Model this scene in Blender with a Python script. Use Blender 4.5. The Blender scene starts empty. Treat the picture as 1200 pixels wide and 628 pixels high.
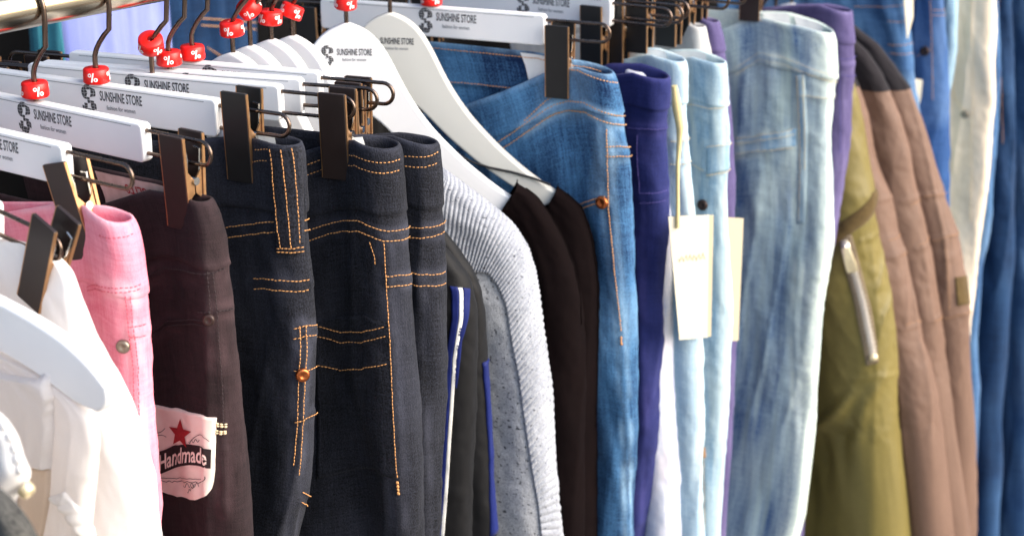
import bpy, math, random
import numpy as np
from math import radians, sin, cos, pi, sqrt
from mathutils import Vector, Matrix

random.seed(4)
scene = bpy.context.scene
col = scene.collection
ZC = 1.75                       # camera height above the pavement
# ------------------------------------------------------------------ survey of the photograph
A_, P_, FPX = radians(38), radians(20), 2000.0
CF = np.array([cos(A_)*cos(P_), sin(A_)*cos(P_), -sin(P_)])
CR = np.array([sin(A_), -cos(A_), 0.0])
CU = np.array([cos(A_)*sin(P_), sin(A_)*sin(P_), cos(P_)])
YR, RAILZ, RAILR, BARZ = 0.984, -0.234, 0.0145, -0.302   # rail, measured from the camera
def ray(u, v): return CF + (u-600)/FPX*CR + (314-v)/FPX*CU
def atz(u, v, z):
    r = ray(u, v); return r*(z/r[2])
def aty(u, v, y):
    r = ray(u, v); return r*(y/r[1])
def proj(P):
    P = np.asarray(P, float); dd = P@CF
    return 600+FPX*(P@CR)/dd, 314-FPX*(P@CU)/dd
def plane_local(px, O, d, n):
    r = ray(*px); Q = r*((O@n)/(r[:2]@n)); return float((Q[:2]-O)@d), float(Q[2])
# ------------------------------------------------------------------ object helpers
def tag(o, label=None, cat=None, group=None, kind=None):
    if label: o['label'] = label
    if cat: o['category'] = cat
    if group: o['group'] = group
    if kind: o['kind'] = kind
    return o
def empty(name, loc, rz=0.0):
    o = bpy.data.objects.new(name, None); col.objects.link(o)
    o.location = loc; o.rotation_euler = (0, 0, rz); o.empty_display_size = .05
    return o
def link_mesh(name, verts, faces, mat, parent=None, uv=None, smooth=True, origin=(0,0,0)):
    me = bpy.data.meshes.new(name)
    vs = np.asarray(verts, float) - np.asarray(origin, float)
    me.from_pydata([tuple(p) for p in vs], [], [tuple(int(i) for i in f) for f in faces])
    if uv is not None:
        uv = np.asarray(uv, float)
        lay = me.uv_layers.new(name='UVMap')
        li = np.empty(len(me.loops), dtype=np.int32); me.loops.foreach_get('vertex_index', li)
        lay.data.foreach_set('uv', uv[li].astype(np.float32).ravel())
    if smooth: me.polygons.foreach_set('use_smooth', [True]*len(me.polygons))
    if mat: me.materials.append(mat)
    me.update()
    o = bpy.data.objects.new(name, me); col.objects.link(o)
    if parent: o.parent = parent
    return o
def copy_tree(o, parent=None):
    c = o.copy(); col.objects.link(c)
    if parent is not None: c.parent = parent
    for ch in list(o.children): copy_tree(ch, c)
    return c
class MB:
    def __init__(s): s.v = []; s.f = []; s.uv = []
    def add(s, vs, fs):
        b = len(s.v); s.v += [tuple(p) for p in vs]; s.f += [tuple(i+b for i in f) for f in fs]
    def box(s, c, d, bev=0.0, M=None):
        x, y, z = [k/2 for k in d]; b = min(bev, x*.9, y*.9, z*.9)
        if b <= 0:
            vs = [(sx*x, sy*y, sz*z) for sx in (-1,1) for sy in (-1,1) for sz in (-1,1)]
            fs = [(0,1,3,2),(4,6,7,5),(0,4,5,1),(2,3,7,6),(0,2,6,4),(1,5,7,3)]
        else:
            vs = []; idx = {}
            for sx in (-1,1):
                for sy in (-1,1):
                    for sz in (-1,1):
                        for ax in range(3):
                            p = [sx*x, sy*y, sz*z]
                            for k in range(3):
                                if k != ax: p[k] -= (sx,sy,sz)[k]*b
                            idx[(sx,sy,sz,ax)] = len(vs); vs.append(p)
            fs = []
            I = lambda sx,sy,sz,ax: idx[(sx,sy,sz,ax)]
            for sg in (-1,1):
                fs.append([I(sg,-1,-1,0),I(sg,1,-1,0),I(sg,1,1,0),I(sg,-1,1,0)][::sg])
                fs.append([I(-1,sg,-1,1),I(-1,sg,1,1),I(1,sg,1,1),I(1,sg,-1,1)][::sg])
                fs.append([I(-1,-1,sg,2),I(1,-1,sg,2),I(1,1,sg,2),I(-1,1,sg,2)][::sg])
            for s1 in (-1,1):
                for s2 in (-1,1):
                    fs.append([I(s1,s2,-1,0),I(s1,s2,1,0),I(s1,s2,1,1),I(s1,s2,-1,1)][::-s1*s2])
                    fs.append([I(s1,-1,s2,0),I(s1,1,s2,0),I(s1,1,s2,2),I(s1,-1,s2,2)][::s1*s2])
                    fs.append([I(-1,s1,s2,1),I(1,s1,s2,1),I(1,s1,s2,2),I(-1,s1,s2,2)][::-s1*s2])
            for sx in (-1,1):
                for sy in (-1,1):
                    for sz in (-1,1):
                        fs.append([I(sx,sy,sz,0),I(sx,sy,sz,1),I(sx,sy,sz,2)][::sx*sy*sz])
        vs = [Vector(p) for p in vs]
        if M is not None: vs = [M @ p for p in vs]
        s.add([p+Vector(c) for p in vs], fs); return s
    def tube(s, pts, r, n=8, cap=True):
        pts = [Vector(p) for p in pts]; m = len(pts)
        rs = r if hasattr(r, '__len__') else [r]*m
        t0 = (pts[1]-pts[0]).normalized()
        up = Vector((0,0,1)) if abs(t0.z) < .9 else Vector((0,1,0))
        nx = t0.cross(up).normalized(); b = len(s.v)
        for i, p in enumerate(pts):
            t = (pts[min(i+1,m-1)]-pts[max(i-1,0)]).normalized()
            nx = (nx - t*nx.dot(t)).normalized(); ny = t.cross(nx)
            for k in range(n):
                a = 2*pi*k/n; s.v.append(tuple(p+(nx*cos(a)+ny*sin(a))*rs[i]))
        for i in range(m-1):
            for k in range(n):
                k2 = (k+1)%n
                s.f.append((b+i*n+k, b+i*n+k2, b+(i+1)*n+k2, b+(i+1)*n+k))
        if cap:
            s.f.append(tuple(b+k for k in range(n))[::-1]); s.f.append(tuple(b+(m-1)*n+k for k in range(n)))
        return s
    def prism(s, poly, y0, y1, bev=0.0):
        """outline in x,z extruded along y, with a bevelled rim"""
        n = len(poly); c = np.mean(np.array(poly), 0)
        P = np.array(poly, float)
        if bev > 0:
            nx = np.roll(P, -1, 0)-np.roll(P, 1, 0); nn = np.stack([nx[:,1], -nx[:,0]], 1)
            nn /= np.linalg.norm(nn, axis=1)[:,None]+1e-9
            ar = 0.5*np.sum(P[:,0]*np.roll(P[:,1],-1)-np.roll(P[:,0],-1)*P[:,1])
            if ar < 0: nn = -nn
            rings = [(P-nn*bev, y0), (P-nn*bev*.3, y0+bev*.3), (P, y0+bev), (P, y1-bev), (P-nn*bev*.3, y1-bev*.3), (P-nn*bev, y1)]
        else: rings = [(P, y0), (P, y1)]
        b = len(s.v)
        for R, y in rings: s.v += [(p[0], y, p[1]) for p in R]
        for j in range(len(rings)-1):
            for i in range(n):
                i2 = (i+1)%n
                s.f.append((b+j*n+i, b+j*n+i2, b+(j+1)*n+i2, b+(j+1)*n+i))
        from mathutils.geometry import tessellate_polygon
        for ri, rev in ((0, True), (len(rings)-1, False)):
            for t in tessellate_polygon([[Vector((p[0], p[1], 0)) for p in rings[ri][0]]]):
                t = tuple(b+ri*n+k for k in t); s.f.append(t[::-1] if rev else t)
        s.flat_y = True
        return s
    def build(s, name, mat, parent=None, smooth=True, auto=None):
        o = link_mesh(name, s.v, s.f, mat, parent, smooth=smooth)
        import bmesh
        bm = bmesh.new(); bm.from_mesh(o.data); bmesh.ops.recalc_face_normals(bm, faces=bm.faces[:])
        if smooth:
            for e in bm.edges:
                if len(e.link_faces) == 2 and e.calc_face_angle(0) > radians(auto or 50): e.smooth = False
        for fc in bm.faces:
            if len(fc.verts) > 12 or (getattr(s, 'flat_y', False) and abs(fc.normal.y) > .98): fc.smooth = False
        bm.to_mesh(o.data); bm.free()
        return o
# ------------------------------------------------------------------ smooth noise
_rng = np.random.RandomState(7); _tab = _rng.rand(256, 256)*2-1
def vnoise(x, y, seed=0):
    x = np.asarray(x, float)+seed*17.31; y = np.asarray(y, float)+seed*9.77
    xi = np.floor(x).astype(int); yi = np.floor(y).astype(int); fx = x-xi; fy = y-yi
    fx = fx*fx*fx*(fx*(fx*6-15)+10); fy = fy*fy*fy*(fy*(fy*6-15)+10)
    g = lambda a, b: _tab[a % 256, b % 256]
    return (g(xi,yi)*(1-fx)+g(xi+1,yi)*fx)*(1-fy)+(g(xi,yi+1)*(1-fx)+g(xi+1,yi+1)*fx)*fy
# ------------------------------------------------------------------ materials
def lin(c):
    return tuple((k/255/12.92 if k/255 <= .04045 else ((k/255+.055)/1.055)**2.4) for k in c)+(1.0,)
def newmat(name):
    m = bpy.data.materials.new(name); m.use_nodes = True
    nt = m.node_tree; return m, nt, nt.nodes['Principled BSDF']
def N(nt, t, **kw):
    n = nt.nodes.new(t)
    for k, v in kw.items():
        if k in n.inputs: n.inputs[k].default_value = v
        else: setattr(n, k, v)
    return n
def math_(nt, op, a, b):
    n = N(nt, 'ShaderNodeMath', operation=op)
    for i, x in enumerate((a, b)):
        if hasattr(x, 'is_output'): nt.links.new(x, n.inputs[i])
        else: n.inputs[i].default_value = x
    return n.outputs[0]
def uvnoise(nt, su, sv, detail=3, rough=.55, off=0.0):
    tc = N(nt, 'ShaderNodeTexCoord'); mp = N(nt, 'ShaderNodeMapping')
    mp.inputs['Scale'].default_value = (su, sv, 1); mp.inputs['Location'].default_value = (off, off*.7, off*.3)
    nt.links.new(tc.outputs['UV'], mp.inputs[0])
    n = N(nt, 'ShaderNodeTexNoise'); n.inputs['Scale'].default_value = 1; n.inputs['Detail'].default_value = detail
    n.inputs['Roughness'].default_value = rough
    nt.links.new(mp.outputs[0], n.inputs['Vector']); return n.outputs['Fac']
def fabric(name, dark, light, mid=.5, cloud=(14, 9, .8), streak=(160, 8, .5), grain=(900, 700, .5), rough=.85,
           sheen=.25, bump=.35, third=None, tcov=.6, spec=.2, specks=None, weave=0.0, trans=0.0, coat=0.0, seed=0.0, weft=None, wear=None):
    m, nt, b = newmat(name); L = nt.links
    c = uvnoise(nt, cloud[0], cloud[1], 4, .6, 1.3+seed); s = uvnoise(nt, streak[0], streak[1], 3, .6, 5.1+seed); g = uvnoise(nt, grain[0], grain[1], 2, .7, 9.7+seed)
    t = mid; terms = [(c, cloud[2]), (s, streak[2]), (g, grain[2])]
    if weft: terms.append((uvnoise(nt, weft[0], weft[1], 3, .6, 14.2+seed), weft[2]))
    for x, a in terms:
        t = math_(nt, 'ADD', t, math_(nt, 'MULTIPLY', math_(nt, 'SUBTRACT', x, .5), a*2))
    mx = N(nt, 'ShaderNodeMix', data_type='RGBA'); mx.clamp_factor = True
    L.new(t, mx.inputs[0]); mx.inputs[6].default_value = lin(dark); mx.inputs[7].default_value = lin(light)
    out = mx.outputs[2]
    if third:
        k = uvnoise(nt, cloud[0]*1.7, cloud[1]*.8, 3, .55, 21.0+seed)
        rp = N(nt, 'ShaderNodeMapRange'); rp.inputs[1].default_value = tcov-.12; rp.inputs[2].default_value = tcov+.16
        L.new(k, rp.inputs[0]); m2 = N(nt, 'ShaderNodeMix', data_type='RGBA'); L.new(rp.outputs[0], m2.inputs[0])
        L.new(out, m2.inputs[6]); m2.inputs[7].default_value = lin(third); out = m2.outputs[2]
    if specks:
        k = uvnoise(nt, specks[0], specks[0], 1, .5, 31.0)
        rp = N(nt, 'ShaderNodeMapRange'); rp.inputs[1].default_value = specks[1]; rp.inputs[2].default_value = specks[1]+.05
        L.new(k, rp.inputs[0]); m2 = N(nt, 'ShaderNodeMix', data_type='RGBA'); L.new(rp.outputs[0], m2.inputs[0])
        L.new(out, m2.inputs[6]); m2.inputs[7].default_value = lin(specks[2]); out = m2.outputs[2]
    if wear:
        at = N(nt, 'ShaderNodeAttribute', attribute_name='wear'); k = uvnoise(nt, 420, 260, 3, .7, 44.0)
        f = math_(nt, 'MULTIPLY', at.outputs['Fac'], math_(nt, 'ADD', .25, math_(nt, 'MULTIPLY', k, 1.4)))
        m2 = N(nt, 'ShaderNodeMix', data_type='RGBA'); m2.clamp_factor = True; L.new(f, m2.inputs[0]); L.new(out, m2.inputs[6]); m2.inputs[7].default_value = lin(wear); out = m2.outputs[2]
    L.new(out, b.inputs['Base Color'])
    b.inputs['Roughness'].default_value = rough; b.inputs['Specular IOR Level'].default_value = spec
    b.inputs['Sheen Weight'].default_value = sheen*.25; b.inputs['Sheen Roughness'].default_value = .5
    if coat: b.inputs['Coat Weight'].default_value = coat; b.inputs['Coat Roughness'].default_value = .35
    h = math_(nt, 'ADD', math_(nt, 'MULTIPLY', g, 1.0), math_(nt, 'MULTIPLY', s, .5))
    bp = N(nt, 'ShaderNodeBump'); bp.inputs['Strength'].default_value = bump; bp.inputs['Distance'].default_value = .0008
    L.new(h, bp.inputs['Height']); L.new(bp.outputs[0], b.inputs['Normal'])
    if trans:
        tr = N(nt, 'ShaderNodeBsdfTranslucent'); L.new(out, tr.inputs[0])
        mix = N(nt, 'ShaderNodeMixShader'); mix.inputs[0].default_value = trans
        L.new(b.outputs[0], mix.inputs[1]); L.new(tr.outputs[0], mix.inputs[2])
        L.new(mix.outputs[0], nt.nodes['Material Output'].inputs[0])
    return m
def plain(name, c, rough=.5, metal=0.0, spec=.5, vary=.12, scale=60, bump=.05, c2=None):
    m, nt, b = newmat(name); L = nt.links
    tc = N(nt, 'ShaderNodeTexCoord'); n = N(nt, 'ShaderNodeTexNoise'); n.inputs['Scale'].default_value = scale; n.inputs['Detail'].default_value = 5
    L.new(tc.outputs['Object'], n.inputs['Vector'])
    mx = N(nt, 'ShaderNodeMix', data_type='RGBA'); L.new(n.outputs['Fac'], mx.inputs[0])
    a = lin(c); mx.inputs[6].default_value = tuple(k*(1-vary) for k in a[:3])+(1,); mx.inputs[7].default_value = lin(c2) if c2 else tuple(min(1, k*(1+vary)) for k in a[:3])+(1,)
    L.new(mx.outputs[2], b.inputs['Base Color'])
    rr = N(nt, 'ShaderNodeMapRange'); L.new(n.outputs['Fac'], rr.inputs[0]); rr.inputs[3].default_value = max(.02, rough-.08); rr.inputs[4].default_value = min(1, rough+.08)
    L.new(rr.outputs[0], b.inputs['Roughness']); b.inputs['Metallic'].default_value = metal; b.inputs['Specular IOR Level'].default_value = spec
    if bump:
        bp = N(nt, 'ShaderNodeBump'); bp.inputs['Strength'].default_value = bump; bp.inputs['Distance'].default_value = .0006
        L.new(n.outputs['Fac'], bp.inputs['Height']); L.new(bp.outputs[0], b.inputs['Normal'])
    return m
M = {}
M['chrome'] = plain('brushed_steel', (206,194,170), .2, 1.0, vary=.08, scale=25)
M['bronze'] = plain('bronze_wire', (190,146,104), .38, .85, vary=.2, scale=200)
M['wire'] = plain('dark_wire', (112,96,86), .28, 1.0, vary=.2, scale=150)
M['silver'] = plain('silver_wire', (215,212,205), .2, 1.0)
M['clip'] = plain('dark_brown_lacquer', (44,34,31), .42, 0, .45, vary=.2, scale=80)
M['clipblack'] = plain('black_lacquer', (30,29,29), .42, 0, .45, vary=.2, scale=80)
M['white'] = plain('white_plastic', (238,238,238), .4, 0, .45, vary=.05, scale=22, bump=.06)
M['cream_plastic'] = plain('cream_plastic', (214,213,205), .4, 0, .5, vary=.02, scale=30, bump=.03)
M['print'] = plain('black_print', (26,26,28), .5, vary=.3, scale=320, c2=(92,92,95))
M['greyprint'] = plain('grey_print', (140,142,146), .6, vary=.3, scale=900)
M['red'] = plain('red_plastic', (232,28,22), .35, 0, .5, vary=.06)
M['ringprint'] = plain('white_print', (245,238,235), .5, vary=.02)
M['thread'] = plain('orange_thread', (204,146,88), .7, vary=.25, scale=700)
M['thread_dk'] = plain('brown_thread', (190,142,94), .7, vary=.25, scale=700)
M['thread_lt'] = plain('pale_thread', (226,206,166), .7, vary=.2, scale=700)
M['thread_pink'] = plain('rose_thread', (206,92,110), .7, vary=.2, scale=700)
M['thread_navy'] = plain('violet_thread', (88,80,150), .7, vary=.2, scale=700)
M['thread_plum'] = plain('dark_thread', (40,28,30), .7, vary=.2, scale=700)
M['copper'] = plain('copper_rivet', (196,112,66), .35, 1.0, vary=.25, scale=400)
M['pewter'] = plain('pewter_button', (150,142,128), .4, .9, vary=.3, scale=600)
M['darkbutton'] = plain('dark_button', (60,44,40), .4, .4, vary=.2, scale=400)
M['label'] = plain('white_label_cloth', (232,232,230), .8, vary=.04, scale=300, bump=.2)
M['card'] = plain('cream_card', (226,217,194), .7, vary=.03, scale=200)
M['card_shaded'] = plain('cream_card_shaded', (204,190,160), .7, vary=.04, scale=200)  # cream card with shade put into the colour, for the tags behind
M['scriptgold'] = plain('faint_gold_print', (224,212,174), .6)
M['string'] = plain('cream_string', (222,202,146), .8, vary=.2, scale=600, bump=.4)
M['leather'] = plain('pink_beige_leather', (240,220,206), .6, vary=.08, scale=90, bump=.2, c2=(250,240,230))
M['patchred'] = plain('red_patch_print', (158,34,40), .7, vary=.3, scale=500)
M['patchblack'] = plain('black_patch_print', (34,24,26), .7, vary=.3, scale=500)
M['gold'] = plain('gold_zip', (240,222,180), .3, .5, vary=.15, scale=500)
M['silverzip'] = plain('silver_zip', (236,228,216), .35, .55, vary=.2, scale=500)
D = M
D['ink'] = fabric('ink_denim', (6,7,10), (56,58,69), .30, (22,10,.3), (700,40,.3), (850,620,.75), .9, .12, .7, weft=(40,620,.25), wear=(64,66,78))
D['ink2'] = fabric('ink_denim_lit', (6,7,10), (60,62,73), .34, (22,10,.3), (700,40,.3), (850,620,.75), .9, .12, .7, seed=3, weft=(40,620,.25), wear=(64,66,78))
D['blue'] = fabric('blue_denim', (9,34,72), (92,148,196), .30, (24,6,1.0), (620,26,.35), (850,620,.5), .88, .15, .6, seed=1, weft=(30,560,.22), wear=(150,186,214))
D['midblue'] = fabric('mid_blue_denim', (30,62,108), (96,138,180), .4, (20,9,.6), (600,20,.4), (1200,900,.3), .88, .15, .4, seed=5, weft=(30,500,.3), wear=(150,180,208))
D['royal'] = fabric('royal_blue_denim', (24,54,104), (62,102,156), .4, (20,9,.6), (600,20,.4), (1200,900,.3), .88, .15, .4, seed=6, weft=(30,500,.3), wear=(120,150,190))
D['navyd'] = fabric('navy_denim', (12,32,60), (40,76,118), .4, (22,8,.6), (600,20,.4), (1200,900,.3), .88, .15, .4, seed=7, weft=(30,500,.3), wear=(80,120,165))
D['light'] = fabric('light_denim', (78,130,172), (176,202,214), .48, (34,5,.8), (620,24,.4), (850,620,.45), .88, .15, .6, third=(198,212,208), tcov=.58, seed=2, weft=(30,560,.25), wear=(198,214,214))
D['lightA'] = fabric('pale_denim', (86,138,178), (174,200,214), .48, (34,5,.75), (620,24,.4), (850,620,.45), .88, .15, .6, third=(182,202,202), tcov=.6, seed=4, weft=(30,560,.25), wear=(196,210,214))
D['big'] = fabric('faded_denim', (20,74,134), (186,210,216), .48, (30,4.5,1.25), (620,16,.5), (850,620,.5), .88, .15, .6, third=(176,194,186), tcov=.62, seed=8, weft=(30,560,.25), wear=(214,224,212))
D['wash'] = fabric('bleached_denim', (136,160,208), (240,240,246), .8, (24,14,.9), (500,20,.3), (1100,800,.2), .88, .15, .4, third=(232,222,226), tcov=.6, seed=9, weft=(30,560,.25))
D['indigo'] = fabric('indigo_twill', (17,23,66), (44,52,112), .5, (22,10,.45), (600,40,.3), (850,620,.45), .85, .2, .5, weft=(40,500,.2), wear=(66,65,122))
D['purple'] = fabric('purple_twill', (62,54,92), (104,94,138), .5, (24,10,.45), (600,40,.3), (850,620,.4), .85, .2, .5, weft=(40,500,.2), wear=(132,122,164))
D['pink'] = fabric('pink_twill', (218,98,124), (246,168,184), .5, (28,18,.55), (600,40,.35), (1100,900,.3), .85, .2, .5, weft=(40,500,.3), wear=(252,200,208))
D['plum'] = fabric('plum_twill', (18,11,13), (54,39,42), .45, (22,14,.4), (600,40,.4), (1100,900,.4), .8, .15, .5, weft=(40,500,.35), wear=(72,54,57))
D['greypant'] = fabric('grey_twill', (170,170,170), (206,206,204), .5)
D['creamd'] = fabric('cream_denim', (228,204,168), (248,235,214), .6, (20,9,.5), (500,30,.35), (1100,900,.2), .88, .15, .4)
D['black'] = fabric('black_jersey', (6,4,5), (24,14,14), .4, (14,8,.3), (300,30,.2), (850,620,.35), .9, .0, .3, spec=.06)
D['blacksp'] = fabric('black_tracksuit', (7,7,9), (18,18,21), .45, (14,8,.3), (300,30,.2), (1000,900,.25), .6, .2, .15)
D['stripeblue'] = fabric('blue_stripe', (9,17,62), (21,38,112), .5, (14,8,.3), (300,30,.2), (1000,900,.2), .6, .2, .15)
D['stripewhite'] = fabric('white_stripe', (222,220,214), (244,244,242), .5)
D['knit'] = fabric('grey_knit', (116,118,124), (204,206,210), .5, (60,40,.3), (700,420,.55), (900,900,.6), .95, .3, .9, specks=(330,.66,(70,72,78)))
D['rib'] = fabric('grey_rib_knit', (112,116,126), (192,195,202), .52, (60,40,.3), (700,420,.45), (900,900,.5), .95, .3, .8, specks=(330,.68,(84,86,92)))
D['olive'] = fabric('olive_nylon', (88,80,38), (134,119,62), .5, (14,6,.4), (300,300,.15), (850,620,.3), .52, .1, .3, spec=.34)
D['olivedk'] = fabric('olive_fleece_trim', (66,52,30), (110,90,54), .5, (60,60,.4), (500,500,.4), (900,900,.5), .95, .4, .8)
D['brown'] = fabric('brown_nylon', (90,67,54), (130,102,86), .5, (18,8,.4), (400,300,.2), (850,620,.3), .62, .15, .3, spec=.3)
D['brownyoke'] = fabric('black_yoke', (20,18,21), (40,36,40), .5)
D['tapezip'] = fabric('zip_tape', (106,92,74), (142,126,104), .5, (40,30,.2), (500,500,.3), (900,900,.4), .7, .2, .5)
D['whitecloth'] = fabric('white_cotton', (236,232,228), (250,248,246), .6, (24,10,.3), (200,20,.2), (900,900,.2), .85, .2, .25, trans=.25)
D['whitesheer'] = fabric('white_sheer_cotton', (228,220,214), (246,242,240), .6, (24,10,.3), (200,20,.2), (900,900,.2), .85, .2, .25, trans=.3)
D['beige'] = fabric('beige_shade', (196,172,150), (222,204,186), .5, (24,10,.3), (200,20,.2), (900,900,.2), .85, .2, .25)  # white blouse cotton with its shade put into the colour
D['wool'] = fabric('charcoal_wool', (44,44,44), (110,108,102), .4, (30,30,.3), (300,300,.4), (700,500,.7), .95, .3, .9)
D['violet'] = fabric('lilac_cotton', (112,122,196), (166,176,232), .5, (10,6,.4), (100,10,.3), (900,900,.2), .9, .2, .2)
D['teal'] = fabric('teal_cotton', (32,92,110), (64,134,150), .5)
D['inner_patch'] = fabric('satin_label_lining', (160,130,120), (226,206,196), .5, (60,60,.6), (90,60,.4), (900,900,.1), .35, .1, .1, spec=.5)
D['blackout'] = fabric('black_backdrop', (10,10,11), (24,23,24), .5, rough=.95, sheen=0)  # black of the added backdrop
D['blackcoat'] = fabric('black_coat_wool', (12,12,14), (30,29,31), .5)
# ------------------------------------------------------------------ garments: a sheet of cloth folded round its near edge
class Garment:
    def __init__(s, name, label, cat, near, ztop, edges, yaw=15, hookx=None, T=((0,.012),(.3,.02)), Tf=.004, lam=.03, sag=None,
                 folds=(), seed=1, far=.16, cen=.006, group=None, vmax=.92, shoulder=False, creases=(), neck=None, sagr=None, seams=(), tipwear=None, sharp=.0024):
        s.name = name
        P = atz(near[0], near[1], ztop) if len(near) == 2 else aty(near[0], near[1], near[2])
        s.ztop = P[2]
        if hookx is not None: s.yaw = math.atan2(P[0]-hookx, YR-P[1])
        else: s.yaw = radians(yaw)
        L = (YR-P[1])/cos(s.yaw); s.O = np.array([P[0]-L*sin(s.yaw), YR])
        s.d = np.array([sin(s.yaw), -cos(s.yaw)]); s.n = np.array([-cos(s.yaw), -sin(s.yaw)])
        if shoulder or len(near) == 3:
            s.ztop = max((ray(*e)*((s.O@s.n)/(ray(*e)[:2]@s.n)))[2] for e in edges)
        s.L = L; s.seed = seed; s.Tf = Tf; s.lam = lam; s.far = far; s.folds = folds; s.cenA = cen; s.shoulder = shoulder
        s.Tv = np.array([t[0] for t in T]); s.Tt = np.array([t[1] for t in T])
        s.sag = sag or ((0,0),(.03,.006),(.06,.002),(.14,-.022),(.3,-.03)); s.creases = []
        dr = abs(s.d@CR[:2]); ev = []
        for (u, v) in edges:
            r = ray(u, v); k = (s.O@s.n)/(r[:2]@s.n); Q = r*k
            vv = s.ztop-Q[2]; ev.append((vv, (Q[:2]-s.O)@s.d))
        ev.sort(); ev = [e for i, e in enumerate(ev) if i == 0 or e[0] > ev[i-1][0]+1e-4]
        ev = np.array(ev); g = np.linspace(min(0, ev[0,0]), 1.0, 1600)
        sl = (ev[-1,1]-ev[-3,1])/(ev[-1,0]-ev[-3,0]); end = ev[-1]
        f = np.interp(g, ev[:,0], ev[:,1])
        beyond = np.clip(g-end[0], 0, None); f = np.where(g > end[0], end[1]+sl*.06*(1-np.exp(-beyond/.06)), f)
        w = 9 if shoulder else 14
        ker = np.hanning(2*w+1); ker /= ker.sum()
        f = np.convolve(np.pad(f, w, mode='edge'), ker, 'valid')
        s.g = g; s.lf = f; s.dr = dr; s.vmax = vmax
        s.sharp = 0.0; s.seams = []; s.tipwear = None
        s.root = empty(name, (s.O[0], s.O[1], s.ztop+ZC)); tag(s.root, label, cat, group)
        s.org = np.array([s.O[0], s.O[1], s.ztop+ZC])
        s.neck = None; s.clipl = None
        if neck:
            nk = sorted([(s.ztop-z, l) for l, z in (plane_local(p, s.O, s.d, s.n) for p in neck)])
            s.neck = np.array(nk)
        s.sagr = sagr or [(a_, b_*.6) for a_, b_ in s.sag]
        s._cache = None
        s.seams = []; s.tipwear = tipwear; s.sharp = sharp
        for c in creases: s.crease(*c)
        sm = [np.array(s.pxs(p)) for p in seams]; s.seams = sm; s._cache = None
    def base(s, u, v):
        T = np.interp(v, s.Tv, s.Tt); a = np.abs(u); th = np.minimum(a/T, pi/2); cap = a <= pi*T/2
        q = np.where(cap, T*(1-np.cos(th)), T+(a-pi*T/2))
        back = np.clip((q-T)/s.lam, 0, 4)
        h = np.where(cap, T*np.sin(th), s.Tf+(T-s.Tf)*np.exp(-back**2))
        ln = np.interp(v, s.g, s.lf)+T*(1-1/max(s.dr,.6))
        l = ln-q
        lo = -np.maximum(np.minimum(ln, s.far+.0*v), .02) if s.shoulder else -s.far
        if s.neck is not None: lo = np.where(v > s.neck[-1,0], lo, np.interp(v, s.neck[:,0], s.neck[:,1]))
        l = np.maximum(l, lo)
        if s.clipl is not None: h = h*(1-.62*np.exp(-((l-s.clipl)/.016)**2)*np.clip(1-v/.07, 0, 1))
        cen = s.cenA*vnoise(q*14, v*5, s.seed+3)*np.clip(q/.05, 0, 1)*np.clip(v/.06, .15, 1)
        w = np.where(u < 0, h, -h)+cen
        xy = s.O[None]+l[...,None].reshape(-1,1)*s.d+w.reshape(-1,1)*s.n
        qq = np.array([k[0] for k in s.sag]); zz = np.array([k[1] for k in s.sag])
        qr = np.array([k[0] for k in s.sagr]); zr = np.array([k[1] for k in s.sagr])
        dz = np.where(u < 0, np.interp(q, qq, zz), np.interp(q, qr, zr)) if not s.shoulder else 0*q
        z = s.ztop-v+dz
        return np.concatenate([xy, z.reshape(-1,1)], 1).reshape(u.shape+(3,))
    def disp(s, u, v):
        o = np.zeros_like(u)
        for i, (amp, fu, fv, sh) in enumerate(s.folds):
            fade = np.clip(v/.07, .12, 1)
            o += amp*fade*vnoise(u*fu+sh*v, v*fv, s.seed+i*5)
        o += .00035*vnoise(u*180, v*120, s.seed+40)
        o += s.sharp*np.clip(v/.06, .05, 1)*(np.maximum(0, 1-1.6*np.abs(vnoise(u*30+v*3, v*3.2, s.seed+70)))**2.2-.2)
        o += .0011*np.clip(vnoise(u*55+v*40, v*60-u*20, s.seed+50)-.25, 0, 1)*np.clip(v/.05, 0, 1)
        for i, (d, al) in enumerate(s.seamdist(u, v)):
            o += .0008*np.exp(-(d/.0034)**4)+.0006*vnoise(al*90, d*40, s.seed+i+60)*np.exp(-((d-.005)/.006)**2)
        for pts, wd, amp in s.creases:
            best = np.full(u.shape, 9.0); tt = np.zeros(u.shape); n = len(pts)-1
            for k in range(n):
                a, b = np.array(pts[k]), np.array(pts[k+1]); ab = b-a
                t = np.clip(((u-a[0])*ab[0]+(v-a[1])*ab[1])/(ab@ab+1e-12), 0, 1)
                dd = np.hypot(u-a[0]-t*ab[0], v-a[1]-t*ab[1]); m = dd < best
                best = np.where(m, dd, best); tt = np.where(m, (k+t)/n, tt)
            o += amp*np.exp(-(best/wd)**2)*np.sin(np.clip(tt,0.02,.98)*pi)**.5
        return o
    def seamdist(s, u, v):
        out = []
        for pl in s.seams:
            best = np.full(u.shape, 9.0); al = np.zeros(u.shape); L0 = 0
            for k in range(len(pl)-1):
                a, b = pl[k], pl[k+1]; ab = b-a; ll = np.hypot(*ab)
                t = np.clip(((u-a[0])*ab[0]+(v-a[1])*ab[1])/(ab@ab+1e-12), 0, 1); dd = np.hypot(u-a[0]-t*ab[0], v-a[1]-t*ab[1])
                m = dd < best; best = np.where(m, dd, best); al = np.where(m, L0+t*ll, al); L0 += ll
            out.append((best, al))
        return out
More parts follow.
